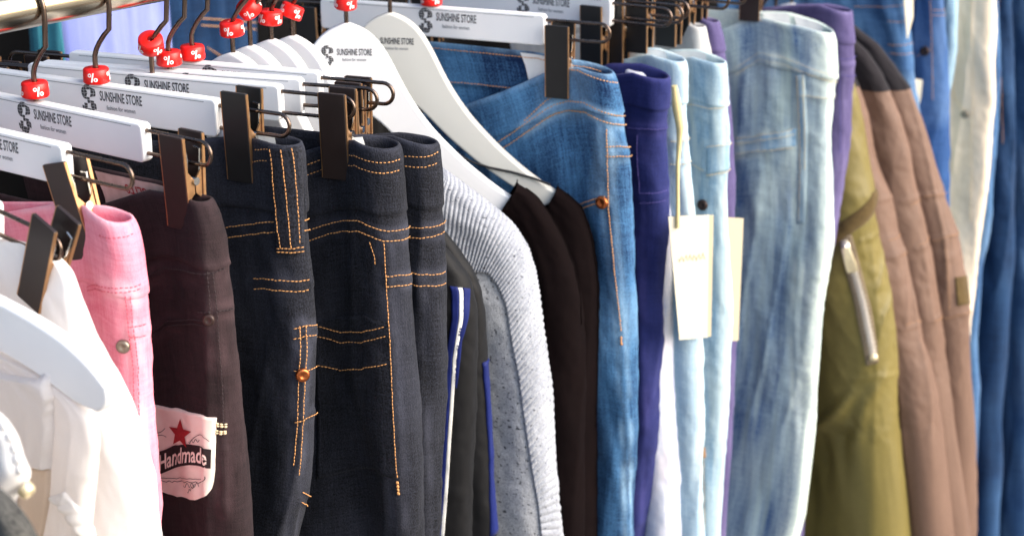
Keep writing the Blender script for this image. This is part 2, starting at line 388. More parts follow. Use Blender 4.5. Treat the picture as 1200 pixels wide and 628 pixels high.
    def wearmap(s, u, v):
        w = np.zeros(u.shape)
        for i, (d, al) in enumerate(s.seamdist(u, v)):
            k = .30+.45*vnoise(al*45, d*60, s.seed+i)
            w = np.maximum(w, np.exp(-(np.abs(d-.0045)/.0035)**2)*np.clip(k, 0, 1))
        w = np.maximum(w, .55*np.exp(-(v/.0035)**2)*(.6+.5*vnoise(u*120, v*10, s.seed)))
        if s.tipwear:
            t0, t1, a = s.tipwear; w = np.maximum(w, a*np.clip((u-t0)/(t1-t0), 0, 1)*(.8+.3*vnoise(u*60, v*14, s.seed+2)))
        w = w+.35*np.clip(vnoise(u*34+v*9, v*15, s.seed+21)-.15, 0, 1)
        return np.clip(w, 0, 1)
    def ev(s, u, v, off=0.0):
        u = np.asarray(u, float); v = np.asarray(v, float); e = 1.2e-3
        P = s.base(u, v)
        du = s.base(u+e, v)-s.base(u-e, v); dv = s.base(u, v+e)-s.base(u, v-e)
        nn = np.cross(dv, du); ln = np.linalg.norm(nn, axis=-1, keepdims=True)
        fb = np.where((u < 0)[...,None], np.append(s.n, 0), np.append(-s.n, 0))
        nn = np.where(ln > 1e-9, nn/np.maximum(ln, 1e-9), fb)
        return P+nn*(s.disp(u, v)+off)[...,None], nn
    def world(s, u, v, off=0.0):
        P, n = s.ev(u, v, off); P = P.copy(); P[...,2] += ZC; return P, n
    def pix(s, px, py):
        if s._cache is None:
            uu, vv = np.meshgrid(np.linspace(-.24, .05, 190), np.linspace(0, .5, 300))
            P, n = s.ev(uu, vv); X, Y = proj(P); vis = np.sum(n*P, -1) < 0
            s._cache = (uu, vv, np.where(vis, X, 1e6), Y, np.linalg.norm(P, axis=-1))
        uu, vv, X, Y, Dd = s._cache
        d2 = (X-px)**2+(Y-py)**2+((Dd-Dd.min())*3)**2
        i = np.unravel_index(np.argmin(d2), d2.shape); u, v = uu[i], vv[i]
        for _ in range(6):
            e = 4e-4
            P, _n = s.ev(np.array([u, u+e, u]), np.array([v, v, v+e])); x, y = proj(P)
            J = np.array([[x[1]-x[0], x[2]-x[0]], [y[1]-y[0], y[2]-y[0]]])/e
            if abs(np.linalg.det(J)) < 1e3: break
            st = np.clip(np.linalg.solve(J+np.eye(2)*1e-6, [px-x[0], py-y[0]]), -.004, .004)
            u += st[0]; v += st[1]
        return float(u), float(max(v, 0))
    def pxs(s, pts): return [s.pix(*p) for p in pts]
    def crease(s, pts, wd, amp):
        uvp = s.pxs(pts); s.creases.append((uvp, wd, amp))
    def grid(s, name, U, V, off, mat, parent=None, close=None):
        uu, vv = np.meshgrid(U, V); P, n = s.world(uu, vv, off)
        nv, nu = uu.shape; idx = np.arange(nv*nu).reshape(nv, nu)
        f = np.stack([idx[:-1,:-1], idx[1:,:-1], idx[1:,1:], idx[:-1,1:]], -1).reshape(-1, 4)
        o = link_mesh(name, P.reshape(-1,3), f, mat, parent or s.root, np.stack([uu, vv], -1).reshape(-1,2), origin=s.org)
        return s.addwear(o, uu, vv)
    def addwear(s, o, uu, vv):
        at = o.data.attributes.new('wear', 'FLOAT', 'POINT'); at.data.foreach_set('value', s.wearmap(uu, vv).astype(np.float32).ravel()); return o
    def samples(s, ul=.24, ur=.2):
        a = np.linspace(0, 1, 92)**1.35*ul; b = np.linspace(0, 1, 34)[1:]**1.5*ur
        return np.concatenate([-a[::-1], b])
    def body(s, mat, v0=.0, v1=None, name='body', off=0.0, vis=.46):
        v1 = v1 or s.vmax; U = s.samples()
        a = np.linspace(v0, min(v1, vis), int((min(v1, vis)-v0)/.0021)+4)
        V = np.concatenate([a, np.linspace(vis, v1, 14)[1:]]) if v1 > vis else a
        return s.grid(name, U, V, off, mat)
    def waistband(s, mat, h=.045, thick=.0016, name='waistband', inner=None):
        U = s.samples(.22, .2); prof = [(h, .0002), (h-.0012, thick), (h*.7, thick), (h*.4, thick), (.003, thick), (.0005, thick*.6), (-.0004, -.0004), (.0016, -.0018), (h*.5, -.0022), (h, -.0022)]
        prof2 = []
        for k in range(len(prof)-1):
            m = 5 if abs(prof[k][0]-prof[k+1][0]) > .005 else 1
            for j in range(m):
                t = j/m; prof2.append(tuple(np.array(prof[k])*(1-t)+np.array(prof[k+1])*t))
        prof2.append(prof[-1])
        V = np.array([p[0] for p in prof2]); O = np.array([p[1] for p in prof2])
        uu, vv = np.meshgrid(U, V); oo = np.repeat(O[:,None], len(U), 1)
        P, n = s.ev(uu, np.maximum(vv, 0), 0.0); P = P+n*oo[...,None]; P[...,2] += ZC-np.minimum(vv, 0)
        nv, nu = uu.shape; idx = np.arange(nv*nu).reshape(nv, nu)
        f = np.stack([idx[1:,:-1], idx[:-1,:-1], idx[:-1,1:], idx[1:,1:]], -1).reshape(-1, 4)
        return s.addwear(link_mesh(name, P.reshape(-1,3), f, mat, s.root, np.stack([uu, vv], -1).reshape(-1,2), origin=s.org), uu, vv)
    def surf(s, name, Auv, Buv, mat, nt=60, ns=10, off=.0012, fn=None, parent=None, rim=True):
        """strip of cloth between two polylines on the surface, with its own thickness"""
        def res(pl):
            pl = np.array(pl); dd = np.r_[0, np.cumsum(np.hypot(*np.diff(pl, axis=0).T))]; t = np.linspace(0, dd[-1], nt)
            return np.stack([np.interp(t, dd, pl[:,0]), np.interp(t, dd, pl[:,1])], 1)
        A, B = res(Auv), res(Buv); w = np.linspace(0, 1, ns)
        uu = A[:,0][:,None]*(1-w)+B[:,0][:,None]*w; vv = A[:,1][:,None]*(1-w)+B[:,1][:,None]*w
        tt = np.repeat(np.linspace(0,1,nt)[:,None], ns, 1); ww = np.repeat(w[None], nt, 0)
        oo = np.full(uu.shape, off)
        if fn is not None: oo = oo+fn(tt, ww)
        if rim:
            uu = np.pad(uu, 1, mode='edge'); vv = np.pad(vv, 1, mode='edge'); oo = np.pad(oo, 1, constant_values=-.0004)
        P, n = s.world(uu, np.maximum(vv, 0), oo); r, c = uu.shape; idx = np.arange(r*c).reshape(r, c)
        f = np.stack([idx[:-1,:-1], idx[1:,:-1], idx[1:,1:], idx[:-1,1:]], -1).reshape(-1,4)
        return link_mesh(name, P.reshape(-1,3), f, mat, parent or s.root, np.stack([uu, vv], -1).reshape(-1,2), origin=s.org)
    def pxgrid(s, A, B, m=7, k=6):
        def res(pl, m):
            pl = np.array(pl, float); dd = np.r_[0, np.cumsum(np.hypot(*np.diff(pl, axis=0).T))]; t = np.linspace(0, dd[-1], m)
            return np.stack([np.interp(t, dd, pl[:,0]), np.interp(t, dd, pl[:,1])], 1)
        a, b = res(A, m), res(B, m)
        return np.array([[s.pix(*(a[i]*(1-x)+b[i]*x)) for x in np.linspace(0, 1, k)] for i in range(m)])
    def gridat(s, G, x, y):
        m, k = G.shape[:2]; X = np.clip(x, 0, 1)*(k-1); Y = np.clip(y, 0, 1)*(m-1)
        i = np.minimum(X.astype(int), k-2); j = np.minimum(Y.astype(int), m-2); fx = (X-i)[...,None]; fy = (Y-j)[...,None]
        return (G[j,i]*(1-fx)+G[j,i+1]*fx)*(1-fy)+(G[j+1,i]*(1-fx)+G[j+1,i+1]*fx)*fy
    def surfpx(s, name, A, B, mat, off=.0014, nt=30, ns=20, parent=None, fn=None, m=9, k=6):
        G = s.pxgrid(A, B, m, k); X, Y = np.meshgrid(np.linspace(0,1,ns), np.linspace(0,1,nt)); q = s.gridat(G, X, Y)
        oo = np.full(X.shape, off)+(fn(Y, X) if fn is not None else 0)
        uu = np.pad(q[...,0], 1, mode='edge'); vv = np.pad(q[...,1], 1, mode='edge'); oo = np.pad(oo, 1, constant_values=-.0004)
        P, n = s.world(uu, np.maximum(vv, 0), oo); r, c = uu.shape; idx = np.arange(r*c).reshape(r, c)
        f = np.stack([idx[:-1,:-1], idx[1:,:-1], idx[1:,1:], idx[:-1,1:]], -1).reshape(-1,4)
        return link_mesh(name, P.reshape(-1,3), f, mat, parent or s.root, np.stack([uu, vv], -1).reshape(-1,2), origin=s.org)
    def quad(s, name, c4, mat, off=.0014, nt=30, ns=24, parent=None, rim=True):
        return s.surfpx(name, [c4[0], c4[3]], [c4[1], c4[2]], mat, off, nt, ns, parent)
    def stitches(s, lines, mat, name='stitching', off=.0016, pitch=.0030, ln=.0026, r=.00040, parent=None, uvs=False):
        vs, fs = [], []
        for pl in lines:
            uvp = np.array(pl if uvs else s.pxs(pl)); seg = []
            for k in range(len(uvp)-1):
                m = max(2, int(np.hypot(*(uvp[k+1]-uvp[k]))/.0012)); t = np.linspace(0, 1, m, endpoint=(k == len(uvp)-2))[:,None]
                seg.append(uvp[k]*(1-t)+uvp[k+1]*t)
            q = np.concatenate(seg); P, n = s.world(q[:,0], q[:,1], off)
            dd = np.r_[0, np.cumsum(np.linalg.norm(np.diff(P, axis=0), axis=1))]
            x = random.random()*.001
            while x+ln < dd[-1]:
                rr = r*random.uniform(.85, 1.15); js = random.uniform(-.0002, .0002)
                ts = [x, x+ln*.2, x+ln*.8, x+ln]; rad = [rr*.35, rr, rr, rr*.35]
                pts = [np.array([np.interp(t, dd, P[:,k]) for k in range(3)]) for t in ts]
                nn = np.array([np.interp(x+ln/2, dd, n[:,k]) for k in range(3)]); tg = pts[3]-pts[0]; tg /= np.linalg.norm(tg)+1e-9
                bb = np.cross(nn, tg); bb /= np.linalg.norm(bb)+1e-9; b0 = len(vs)
                drop = [-.0005, 0, 0, -.0005]
                for p, ra, dp in zip(pts, rad, drop):
                    for k in range(5):
                        an = 2*pi*k/5; vs.append(p+bb*(cos(an)*ra+js)+nn*(sin(an)*ra*.9+dp))
                for j in range(3):
                    for k in range(5):
                        k2 = (k+1)%5; fs.append((b0+j*5+k, b0+j*5+k2, b0+j*5+5+k2, b0+j*5+5+k))
                fs.append(tuple(b0+k for k in range(5))[::-1]); fs.append(tuple(b0+15+k for k in range(5)))
                x += pitch*random.uniform(.92, 1.08)
        return link_mesh(name, vs, fs, mat, parent or s.root, origin=s.org)
    def cord(s, name, pl, r, mat, off=.0008, parent=None):
        uvp = np.array(s.pxs(pl)); q = np.concatenate([uvp[k]*(1-t)+uvp[k+1]*t for k in range(len(uvp)-1) for t in [np.linspace(0,1,10)[:,None]]])
        P, n = s.world(q[:,0], q[:,1], off); keep = [0]+[i for i in range(1, len(P)) if np.linalg.norm(P[i]-P[i-1]) > 1e-5]
        mb = MB().tube([P[i]-s.org for i in keep], r, 6); return mb.build(name, mat, parent or s.root)
    def disc(s, name, px, r, mat, off=.0014, h=.0018, parent=None):
        u, v = s.pix(*px); P, n = s.world(np.array([u]), np.array([v]), off); P = Vector(P[0]-s.org); n = Vector(n[0])
        rot = n.to_track_quat('Z', 'Y').to_matrix(); mb = MB(); pr = [(r*.0,h*.75),(r*.35,h*.8),(r*.42,h*1.05),(r*.8,h),(r,h*.55),(r,-.001)]; m = 20
        for ra, z in pr:
            for k in range(m): a = 2*pi*k/m; mb.v.append(tuple(P+rot@Vector((cos(a)*max(ra,1e-5), sin(a)*max(ra,1e-5), z))))
        for j in range(len(pr)-1):
            for k in range(m): k2 = (k+1)%m; mb.f.append((j*m+k, (j+1)*m+k, (j+1)*m+k2, j*m+k2))
        return link_mesh(name, mb.v, mb.f, mat, parent or s.root)
    def art(s, name, shapes, c4, mat, off=.002, parent=None):
        """flat shapes with coordinates 0..1 inside a quad of the photograph, laid on the cloth"""
        G = s.pxgrid([c4[0], c4[3]], [c4[1], c4[2]], 7, 7); vs = []; fs = []
        for V2, F2 in shapes:
            b0 = len(vs); V2 = np.array(V2, float); vs += [tuple(k) for k in s.gridat(G, V2[:,0], V2[:,1])]
            fs += [tuple(i+b0 for i in f) for f in F2]
        q = np.array(vs); P, n = s.world(q[:,0], np.maximum(q[:,1], 0), off)
        return link_mesh(name, P, fs, mat, parent or s.root, origin=s.org, smooth=False)
# ------------------------------------------------------------------ lettering
_tc = {}
def text2d(t, bold=.018):
    if t in _tc: return _tc[t]
    c = bpy.data.curves.new('lettering', 'FONT'); c.body = t; c.size = 1; c.resolution_u = 3; c.offset = bold
    o = bpy.data.objects.new('lettering', c); col.objects.link(o)
    dg = bpy.context.evaluated_depsgraph_get(); me = o.evaluated_get(dg).to_mesh()
    v = np.array([(p.co.x, p.co.y) for p in me.vertices]); f = [tuple(p.vertices) for p in me.polygons]
    o.evaluated_get(dg).to_mesh_clear(); bpy.data.objects.remove(o); bpy.data.curves.remove(c)
    v -= v.min(0); _tc[t] = (v, f); return _tc[t]
def star2d():
    v = [(0,0)]+[((1 if k%2 == 0 else .42)*sin(k*pi/5), (1 if k%2 == 0 else .42)*cos(k*pi/5)) for k in range(10)]
    return np.array(v), [(0, 1+k, 1+(k+1)%10) for k in range(10)]
def logo2d():
    """an S built from dark mosaic cells: two stacked roundels with a bite out of each"""
    rs = np.random.RandomState(3); vs = []; fs = []; n = 5; rows = 10
    P = [[(-.62+1.24*(i+rs.uniform(-.28,.28))/n, -1.05+2.1*(j+rs.uniform(-.28,.28))/rows) for i in range(n+1)] for j in range(rows+1)]
    for j in range(rows):
        for i in range(n):
            q = np.array([P[j][i], P[j][i+1], P[j+1][i+1], P[j+1][i]]); c = q.mean(0)
            up = np.hypot(c[0], c[1]-.47) < .64; lo = np.hypot(c[0], c[1]+.47) < .64
            hole = (np.hypot(c[0]-.02, c[1]-.44) < .15) or (np.hypot(c[0]+.04, c[1]+.46) < .13)
            bite = (c[0] > .05 and -.05 < c[1] < .34 and c[0]-c[1] > .12) or (c[0] < -.05 and -.36 < c[1] < .02 and -c[0]+c[1] > .12)
            if not (up or lo) or hole or bite or rs.rand() < .1: continue
            q = c+(q-c)*.9; cc = np.array([0, .47 if c[1] > 0 else -.47]); rr_ = np.hypot(*(q-cc).T)
            q = cc+(q-cc)*np.minimum(1, .57/np.maximum(rr_, 1e-6))[:,None]; b = len(vs); vs += [tuple(p) for p in q]; fs.append((b, b+1, b+2, b+3))
    return np.array(vs), fs
def flat_on(name, items, mat, parent, y):
    """print on a hanger's face: items = (verts2d, faces, x, z, sx, sz)"""
    vs = []; fs = []
    for V2, F2, x, z, sx, sz in items:
        b = len(vs); vs += [(x+p[0]*sx, y, z+p[1]*sz) for p in V2]; fs += [tuple(i+b for i in f) for f in F2]
    return link_mesh(name, vs, fs, mat, parent, smooth=False)
# ------------------------------------------------------------------ hangers
BH = .108            # half length of the white bar
def make_hook(parent, z0, lean=0.0, rr=.0168, top=None):
    top = top if top is not None else RAILZ-BARZ
    pts = [(0,0,z0-.004), (0,0,z0+.016), (.0003,0,z0+.020), (.002,0,z0+.0245), (.0055,0,z0+.030), (rr*.62,0,z0+.036), (rr*.9,0,z0+.0405), (rr,0,max(top-.008, z0+.044))]
    pts += [(rr*cos(a), 0, top+rr*sin(a)) for a in np.linspace(0, radians(205), 16)]
    return MB().tube(pts, .0019, 8).build('hook', M['wire'], parent)
def make_ring(parent, z, tilt=(0,0,0), off=(0,0), rot=0.0):
    n = 28; prof = [(.0076,-.0050), (.0088,-.0054), (.0097,-.0044), (.0092,.0044), (.0084,.0054), (.0030,.0056), (.0026,.0046), (.0070,.0038)]
    mb = MB(); m = len(prof)
    for k in range(n):
        a = 2*pi*k/n
        for r, zz in prof: mb.v.append((r*cos(a), r*sin(a), zz))
    for k in range(n):
        k2 = (k+1)%n
        for j in range(m):
            j2 = (j+1)%m; mb.f.append((k*m+j, k2*m+j, k2*m+j2, k*m+j2))
    o = mb.build('size_ring', M['red'], parent)
    o.location = (off[0], off[1], z); o.rotation_euler = tilt
    V2, F2 = text2d('%'); w = V2[:,0].max(); hgt = V2[:,1].max(); vs = []; fs = []
    gl = [([(-.16,-.5),(.0,-.5),(.16,.5),(.0,.5)], [(0,1,2,3)])]
    for cx, cy in ((-.3,.24),(.3,-.24)):
        ci = [(cx+r_*cos(a_), cy+r_*1.1*sin(a_)) for a_ in np.linspace(0, 2*pi, 10, endpoint=False) for r_ in (.2,.09)]
        gl.append((ci, [(2*k, 2*((k+1)%10), 2*((k+1)%10)+1, 2*k+1) for k in range(10)]))
    for j in range(4):
        a0 = rot+j*pi/2
        for V2, F2 in gl:
            b = len(vs)
            for p in V2:
                x = p[0]*.0074; zz = p[1]*.0066; r = .00945-.0005*(zz/.0044)+.00022; a = a0+x/.0096
                vs.append((r*cos(a), r*sin(a), zz))
            fs += [tuple(i+b for i in f) for f in F2]
    link_mesh('percent_mark', vs, fs, M['ringprint'], o, smooth=False)
    return o
def make_clip(parent, x, tilt=0.0, cz=-.010, open_=.0078, mat='clip'):
    W, H = .0205, .065; j = .0046
    e = empty('clip', (x, 0, cz)); e.parent = parent; e.rotation_euler = (0, tilt, 0)
    for sg in (-1, 1):
        def plate(y_of, t, w, h, r):
            prof = []; zs = [-h/2, -h/2+.008, -h*.18, 0, h*.25, h/2-.004, h/2]
            outer = [y_of(z)+t for z in zs]; inner = [y_of(z) for z in zs]; mb = MB(); poly = []
            n = len(zs)
            for sx in (-1, 1):
                for z, yo, yi in zip(zs, outer, inner): mb.v.append((sx*w/2, sg*yo, z)); mb.v.append((sx*w/2, sg*yi, z))
            o = 2*n
            for k in range(n-1):
                mb.f += [(2*k, 2*k+2, o+2*k+2, o+2*k), (2*k+1, o+2*k+1, o+2*k+3, 2*k+3), (2*k, 2*k+1, 2*k+3, 2*k+2), (o+2*k, o+2*k+2, o+2*k+3, o+2*k+1)]
            mb.f += [(0, o, o+1, 1), (2*n-2, 2*n-1, o+2*n-1, o+2*n-2)]
            return mb
        yo = lambda z: j+(open_-j)*np.clip((z+H/2)/H, 0, 1)**.8+(.0006 if z < -H/2+.004 else 0)
        c = plate(lambda z: yo(z), .0029, W, H, 0).build('plate', M[mat], e, auto=30)
        bv = c.modifiers.new('bevel', 'BEVEL'); bv.width = .0005; bv.segments = 2; bv.limit_method = 'ANGLE'
        b = MB()
        for sx in (-1, 1):
            zs = np.linspace(-H/2+.0006, H/2-.0006, 7); b0 = len(b.v)
            for z in zs:
                for xx in (sx*(W/2-.0004), sx*(W/2+.0007)):
                    for yy in (sg*(yo(z)+.0003), sg*(yo(z)+.0026)): b.v.append((xx, yy, z))
            for k in range(len(zs)-1):
                for a_, c_ in ((0,1),(1,3),(3,2),(2,0)): b.f.append((b0+4*k+a_, b0+4*k+c_, b0+4*k+4+c_, b0+4*k+4+a_))
            b.f += [(b0, b0+1, b0+3, b0+2), (b0+4*len(zs)-4, b0+4*len(zs)-3, b0+4*len(zs)-1, b0+4*len(zs)-2)]
        for sx in (-1, 1):
            x0 = sx*(W/2-.001)
            tri = [(sg*yo(.014), .014), (sg*yo(.006)*.9, .008), (sg*.0006, .0015), (sg*.0006, -.0075), (sg*yo(-.013), -.012)]
            bi = len(b.v)
            for xx in (x0-.0006, x0+.0006): b.v += [(xx, p[0], p[1]) for p in tri]
            m = len(tri)
            for k in range(m): k2 = (k+1)%m; b.f.append((bi+k, bi+k2, bi+m+k2, bi+m+k))
            b.f.append(tuple(bi+k for k in range(m))); b.f.append(tuple(bi+m+k for k in range(m))[::-1])
        b.build('bracket', M['bronze'], e, auto=30)
    s = MB(); s.tube([(W/2-.006, .0, .001), (W/2+.0014, .0, .001)], .0028, 12)
    yt = open_+.0002
    s.tube([(W/2-.002, yt-.0022, .006), (W/2-.001, yt-.0022, .017), (W/2-.001, yt-.0016, .0215), (W/2-.006, yt-.0014, .0225)], .0009, 6)
    s.tube([(W/2-.002, -yt+.0022, .006), (W/2-.001, -yt+.0022, .017), (W/2-.001, -yt+.0016, .0215), (W/2-.006, -yt+.0014, .0225)], .0009, 6)
    s.build('spring', M['silver'], e)
    return e
def bar_mesh(parent, mat):
    hz, hy = .0135, .0046; mb = MB(); n = 30
    ol = []
    for k in range(9): a = -pi/2+pi*k/8; ol.append((BH-.004+.004*cos(a), (hz-.004)*(1 if a > 0 else -1 if a < 0 else 0)+.004*sin(a)))
    ol += [(-p[0], p[1]) for p in ol[::-1]]
    mb.prism(ol, -hy, hy, .0012); return mb.build('bar', mat, parent, auto=25)
LOGO = logo2d()
def print_logo(parent, y, x, z, k=1.0):
    V, F = LOGO; t1, f1 = text2d('SUNSHINE STORE'); t2, f2 = text2d('fashion for women')
    w1 = .038*k; w2 = .026*k
    flat_on('logo', [(V, F, x+.0062*k, z, .0115*k, .0110*k), (t1, f1, x+.0165*k, z+.0004*k, w1/t1[:,0].max(), .0074*k/t1[:,1].max())], M['print'], parent, y)
    flat_on('tagline', [(t2, f2, x+.022*k, z-.0058*k, w2/t2[:,0].max(), .0034*k/t2[:,1].max())], M['greyprint'], parent, y)
def trouser_hanger(label, hookx, yaw, clipL, ring=.02, ringtilt=(0,0,0), ringoff=(0,0), lean=0.0, clip_tilt=0.0, mat='clip', logo=True, dz=0.0, roll=0.0, ringrot=None, logox=.012, dy=0.0, cl_dz=0.0):
    e = empty('trouser_hanger', (hookx, YR+dy, BARZ+ZC+dz), yaw-pi/2); tag(e, label, 'hanger', 'white clip hangers on the rail')
    b = bar_mesh(e, M['white'])
    if logo: print_logo(b, -.0048, logox+random.uniform(-.002,.002), .0012)
    MB().box((0,-.00462,.0112), (2*BH-.02,.0004,.00045)).build('mould_line', M['greyprint'], b, smooth=False)
    for sg in (-1, 1):
        w = MB(); x0, x1 = sg*(BH-.012), sg*(.166)
        pts = [(x0, 0, .0086), (x1-sg*.008, 0, .0086)]+[(x1-sg*.008+sg*.008*sin(a), 0, .0006+.008*cos(a)) for a in np.linspace(.3, pi-.3, 9)]+[(x1-sg*.008, 0, -.0074), (x0, 0, -.0074)]
        w.tube(pts, .0015, 8).build('clip_wire', M['wire'], e)
    for sg in (1, -1):
        make_clip(e, sg*clipL, (clip_tilt if sg > 0 else 0), cz=-.010+cl_dz, mat=mat)
    h = make_hook(e, .0135, top=RAILZ-BARZ-dz)
    if ring is not None: make_ring(h, ring, ringtilt, ringoff, ringrot if ringrot is not None else random.uniform(0, 6))
    if roll: e.rotation_euler = (0, roll, yaw-pi/2)
    return e
def hx(u, v, z=-.286):       # where a hook seen at u,v hangs on the rail
    return aty(u, v, YR)[0]
_SH = None
def shoulder_hanger(label, hookx, yaw, mat='white', outline=None, ring=None, ringtilt=(0,0,0), logo=True, thick=.011, dz=0.0, ringrot=0.0, garment=None, cut=1.0):
    global _SH
    e = empty('shoulder_hanger', (hookx, YR, BARZ+ZC+dz), yaw-pi/2); tag(e, label, 'hanger', 'white shoulder hangers on the rail')
    if outline is not None or _SH is None:
        O = np.array([hookx, YR]); d = np.array([sin(yaw), -cos(yaw)]); n = np.array([-cos(yaw), -sin(yaw)])
        up = [plane_local(p, O, d, n) for p in outline[0]]; lo = [plane_local(p, O, d, n) for p in outline[1]]
        up = [(max(a, 0), b-BARZ) for a, b in up]; lo = [(max(a, 0), b-BARZ) for a, b in lo]
        def smooth(pl, m=40):
            pl = np.array(pl); t = np.r_[0, np.cumsum(np.hypot(*np.diff(pl, axis=0).T))]; g = np.linspace(0, t[-1], m)
            q = np.stack([np.interp(g, t, pl[:,0]), np.interp(g, t, pl[:,1])], 1)
            for _ in range(8): q[1:-1] = (q[:-2]+2*q[1:-1]+q[2:])/4
            return q
        U, Lw = smooth(up), smooth(lo); _SH = (U, Lw)
    U, Lw = _SH
    if cut < 1: U, Lw = U[U[:,0] < U[:,0].max()*cut], Lw[Lw[:,0] < U[:,0].max()*cut]
    if garment is not None:
        gv = np.linspace(.002, .16, 60); gl = np.interp(gv, garment.g, garment.lf); zz = garment.ztop-BARZ-gv
        k = gl < gl.max()*.93; gl, zz = gl[k], zz[k]
        U = np.array([(0, zz[0]+.012), (.012, zz[0]+.008), (.022, zz[0]+.002)]+[(a-.012, b-.010) for a, b in zip(gl, zz) if a > .04]); Lw = np.array([(0, U[0][1]-.045)]+[(a-.004, b-.022) for a, b in U[3:]])
    end = [tuple(U[-1]*(1-t)+Lw[-1]*t+np.array([.004*sin(pi*t), -.001*sin(pi*t)])) for t in (.25,.5,.75)]
    half = [tuple(p) for p in U]+end+[tuple(p) for p in Lw[::-1]]
    ol = half+[(-p[0], p[1]) for p in half[::-1] if p[0] > .0005]
    mb = MB(); mb.prism(ol, -thick/2, thick/2, .0016); b = mb.build('arm_frame', M[mat], e, auto=40)
    h = make_hook(e, U[0][1]+.002, top=RAILZ-BARZ-dz)
    if ring is not None: make_ring(h, U[0][1]+ring, ringtilt, (0,0), ringrot)
    if logo: print_logo(b, -thick/2-.0003, -.021, U[0][1]-.027, .78)
    return e
# ------------------------------------------------------------------ setting
def sheet(name, x0, x1, y0, y1, z, mat, n=2):
    g = np.linspace(0, 1, n); vs = [(x0+(x1-x0)*a, y0+(y1-y0)*b, z) for b in g for a in g]
    fs = [(j*n+i, j*n+i+1, (j+1)*n+i+1, (j+1)*n+i) for j in range(n-1) for i in range(n-1)]
    return link_mesh(name, vs, fs, mat, smooth=False)
M['paving'] = plain('pale_paving', (110,107,103), .85, vary=.25, scale=3, bump=.2)
tag(sheet('ground', -40, 40, -40, 40, 0, M['paving']), kind='structure')
tb = []; nx = 160
for j, z in enumerate((.35, 2.3)):
    for i in range(nx+1):
        x = -.6+4.6*i/nx; tb.append((x, 2.02+.05*sin(x*11)+.025*sin(x*23+1)+.02*sin(x*41), z))
o = link_mesh('gap_backdrop', tb, [(i, i+1, nx+2+i, nx+1+i) for i in range(nx)], D['blackout'], uv=[(p[0], p[2]) for p in tb])  # black sheet added behind the clothes to keep the gaps dark
o.modifiers.new('thickness', 'SOLIDIFY').thickness = .004
tag(o, 'black folded backdrop added behind the rail to keep the gaps dark', 'cloth')
rail = empty('clothes_rail', (1.2, YR, ZC+RAILZ)); tag(rail, 'round brushed steel rail that carries every hanger', 'clothes rail')
MB().tube([(x, 0, 0) for x in np.linspace(-1.4, 2.4, 40)], RAILR, 40).build('tube', M['chrome'], rail)
for x in (-1.3, 2.3): MB().tube([(x, 0, -RAILR), (x, 0, -(ZC+RAILZ))], .014, 20).build('post', M['chrome'], rail)
for x in (-1.3, 2.3): MB().tube([(x, -.3, -(ZC+RAILZ)+.014), (x, .3, -(ZC+RAILZ)+.014)], .013, 16).build('foot', M['chrome'], rail)
# ------------------------------------------------------------------ the garments, nearest first
ZW = -.343
def trousers(name, label, near, edges, mat, hook=None, yaw=15, T=((0,.011),(.05,.013),(.3,.019)), clip=True, ring=.02, wb=.045, wbmat=None, hanglabel=None, ztop=ZW, clipq=.036, **kw):
    if len(near) == 5: near, clip = near[:3], near[3:]
    hk = {k: kw.pop(k) for k in list(kw) if k in ('ringtilt','ringoff','clip_tilt','mat2','logo','ringrot','logox','roll','dzh')}
    folds = kw.pop('folds', ((.0028, 22, 4, 6), (.0014, 60, 10, -14)))
    g = Garment(name, label, kw.pop('cat', 'trousers'), near, ztop, edges, yaw=yaw, hookx=hook, T=T, folds=folds, **kw)
    if clip is not True and clip: g.clipl = plane_local(clip, g.O, g.d, g.n)[0]
    g.body(D[mat], name='legs', v0=max(wb-.006, 0))
    if wb: g.waistband(D[wbmat or mat], wb)
    if clip:
        cl, cz = plane_local(clip, g.O, g.d, g.n) if clip is not True else (g.L-clipq, BARZ-.010)
        bdz = min(max(cz+.010-BARZ, -.012), .007) if 'dzh' not in hk else hk['dzh']
        g.h = trouser_hanger(hanglabel, g.O[0], g.yaw, cl, ring=ring, mat=hk.get('mat2', 'clip'), dz=bdz, cl_dz=cz+.010-BARZ-bdz, **{k: v for k, v in hk.items() if k not in ('mat2','dzh')})
    return g
def two(line, dy): return [line, [(x, y+dy) for x, y in line]]

# white cotton blouse on the end clip
W1 = Garment('white_blouse', 'white cotton blouse gripped by the lowest clip at the near end', 'blouse', (73,306), -.352,
    [(66,303),(74,308),(86,325),(98,365),(113,405),(130,440),(147,480),(163,530),(174,580),(179,628)], yaw=2, T=((0,.004),(.06,.012),(.3,.03)), Tf=.006, lam=.05,
    folds=((.004,18,4,8),(.002,50,8,-12)), seed=11, cen=.012)
W1.body(D['whitecloth'], name='bodice')
trouser_hanger('white clip hanger in front, its grey wires running to the lowest clip', W1.O[0], W1.yaw, W1.L-.012, ring=.02, clip_tilt=radians(17), roll=radians(7), dz=-.024)
# pink jeans
PK = trousers('pink_trousers', 'pale pink five pocket trousers with a grey button, under the end clip', (158,268,.82,92,244),
    [(152,260),(158,275),(163,290),(172,350),(175,400),(177,470),(181,540),(183,628)], 'pink', yaw=4, seed=12, seams=[[(104,338),(138,339),(169,332)],[(150,345),(153,380),(159,430),(161,500),(162,600)],[(151,388),(173,385)]], clip_tilt=radians(-15),
    hanglabel='white clip hanger holding the pink trousers', ring=None, wb=.05)
PK.stitches(two([(104,336),(138,337),(164,332)], 5)+[[(118,275),(156,273)],[(147,345),(150,380),(156,430),(158,500),(160,560)],[(152,345),(155,380),(161,430),(163,500)],[(151,382),(171,378)],[(151,394),(172,391)]], M['thread_pink'])
PK.disc('button', (145,405), .0046, M['pewter'])
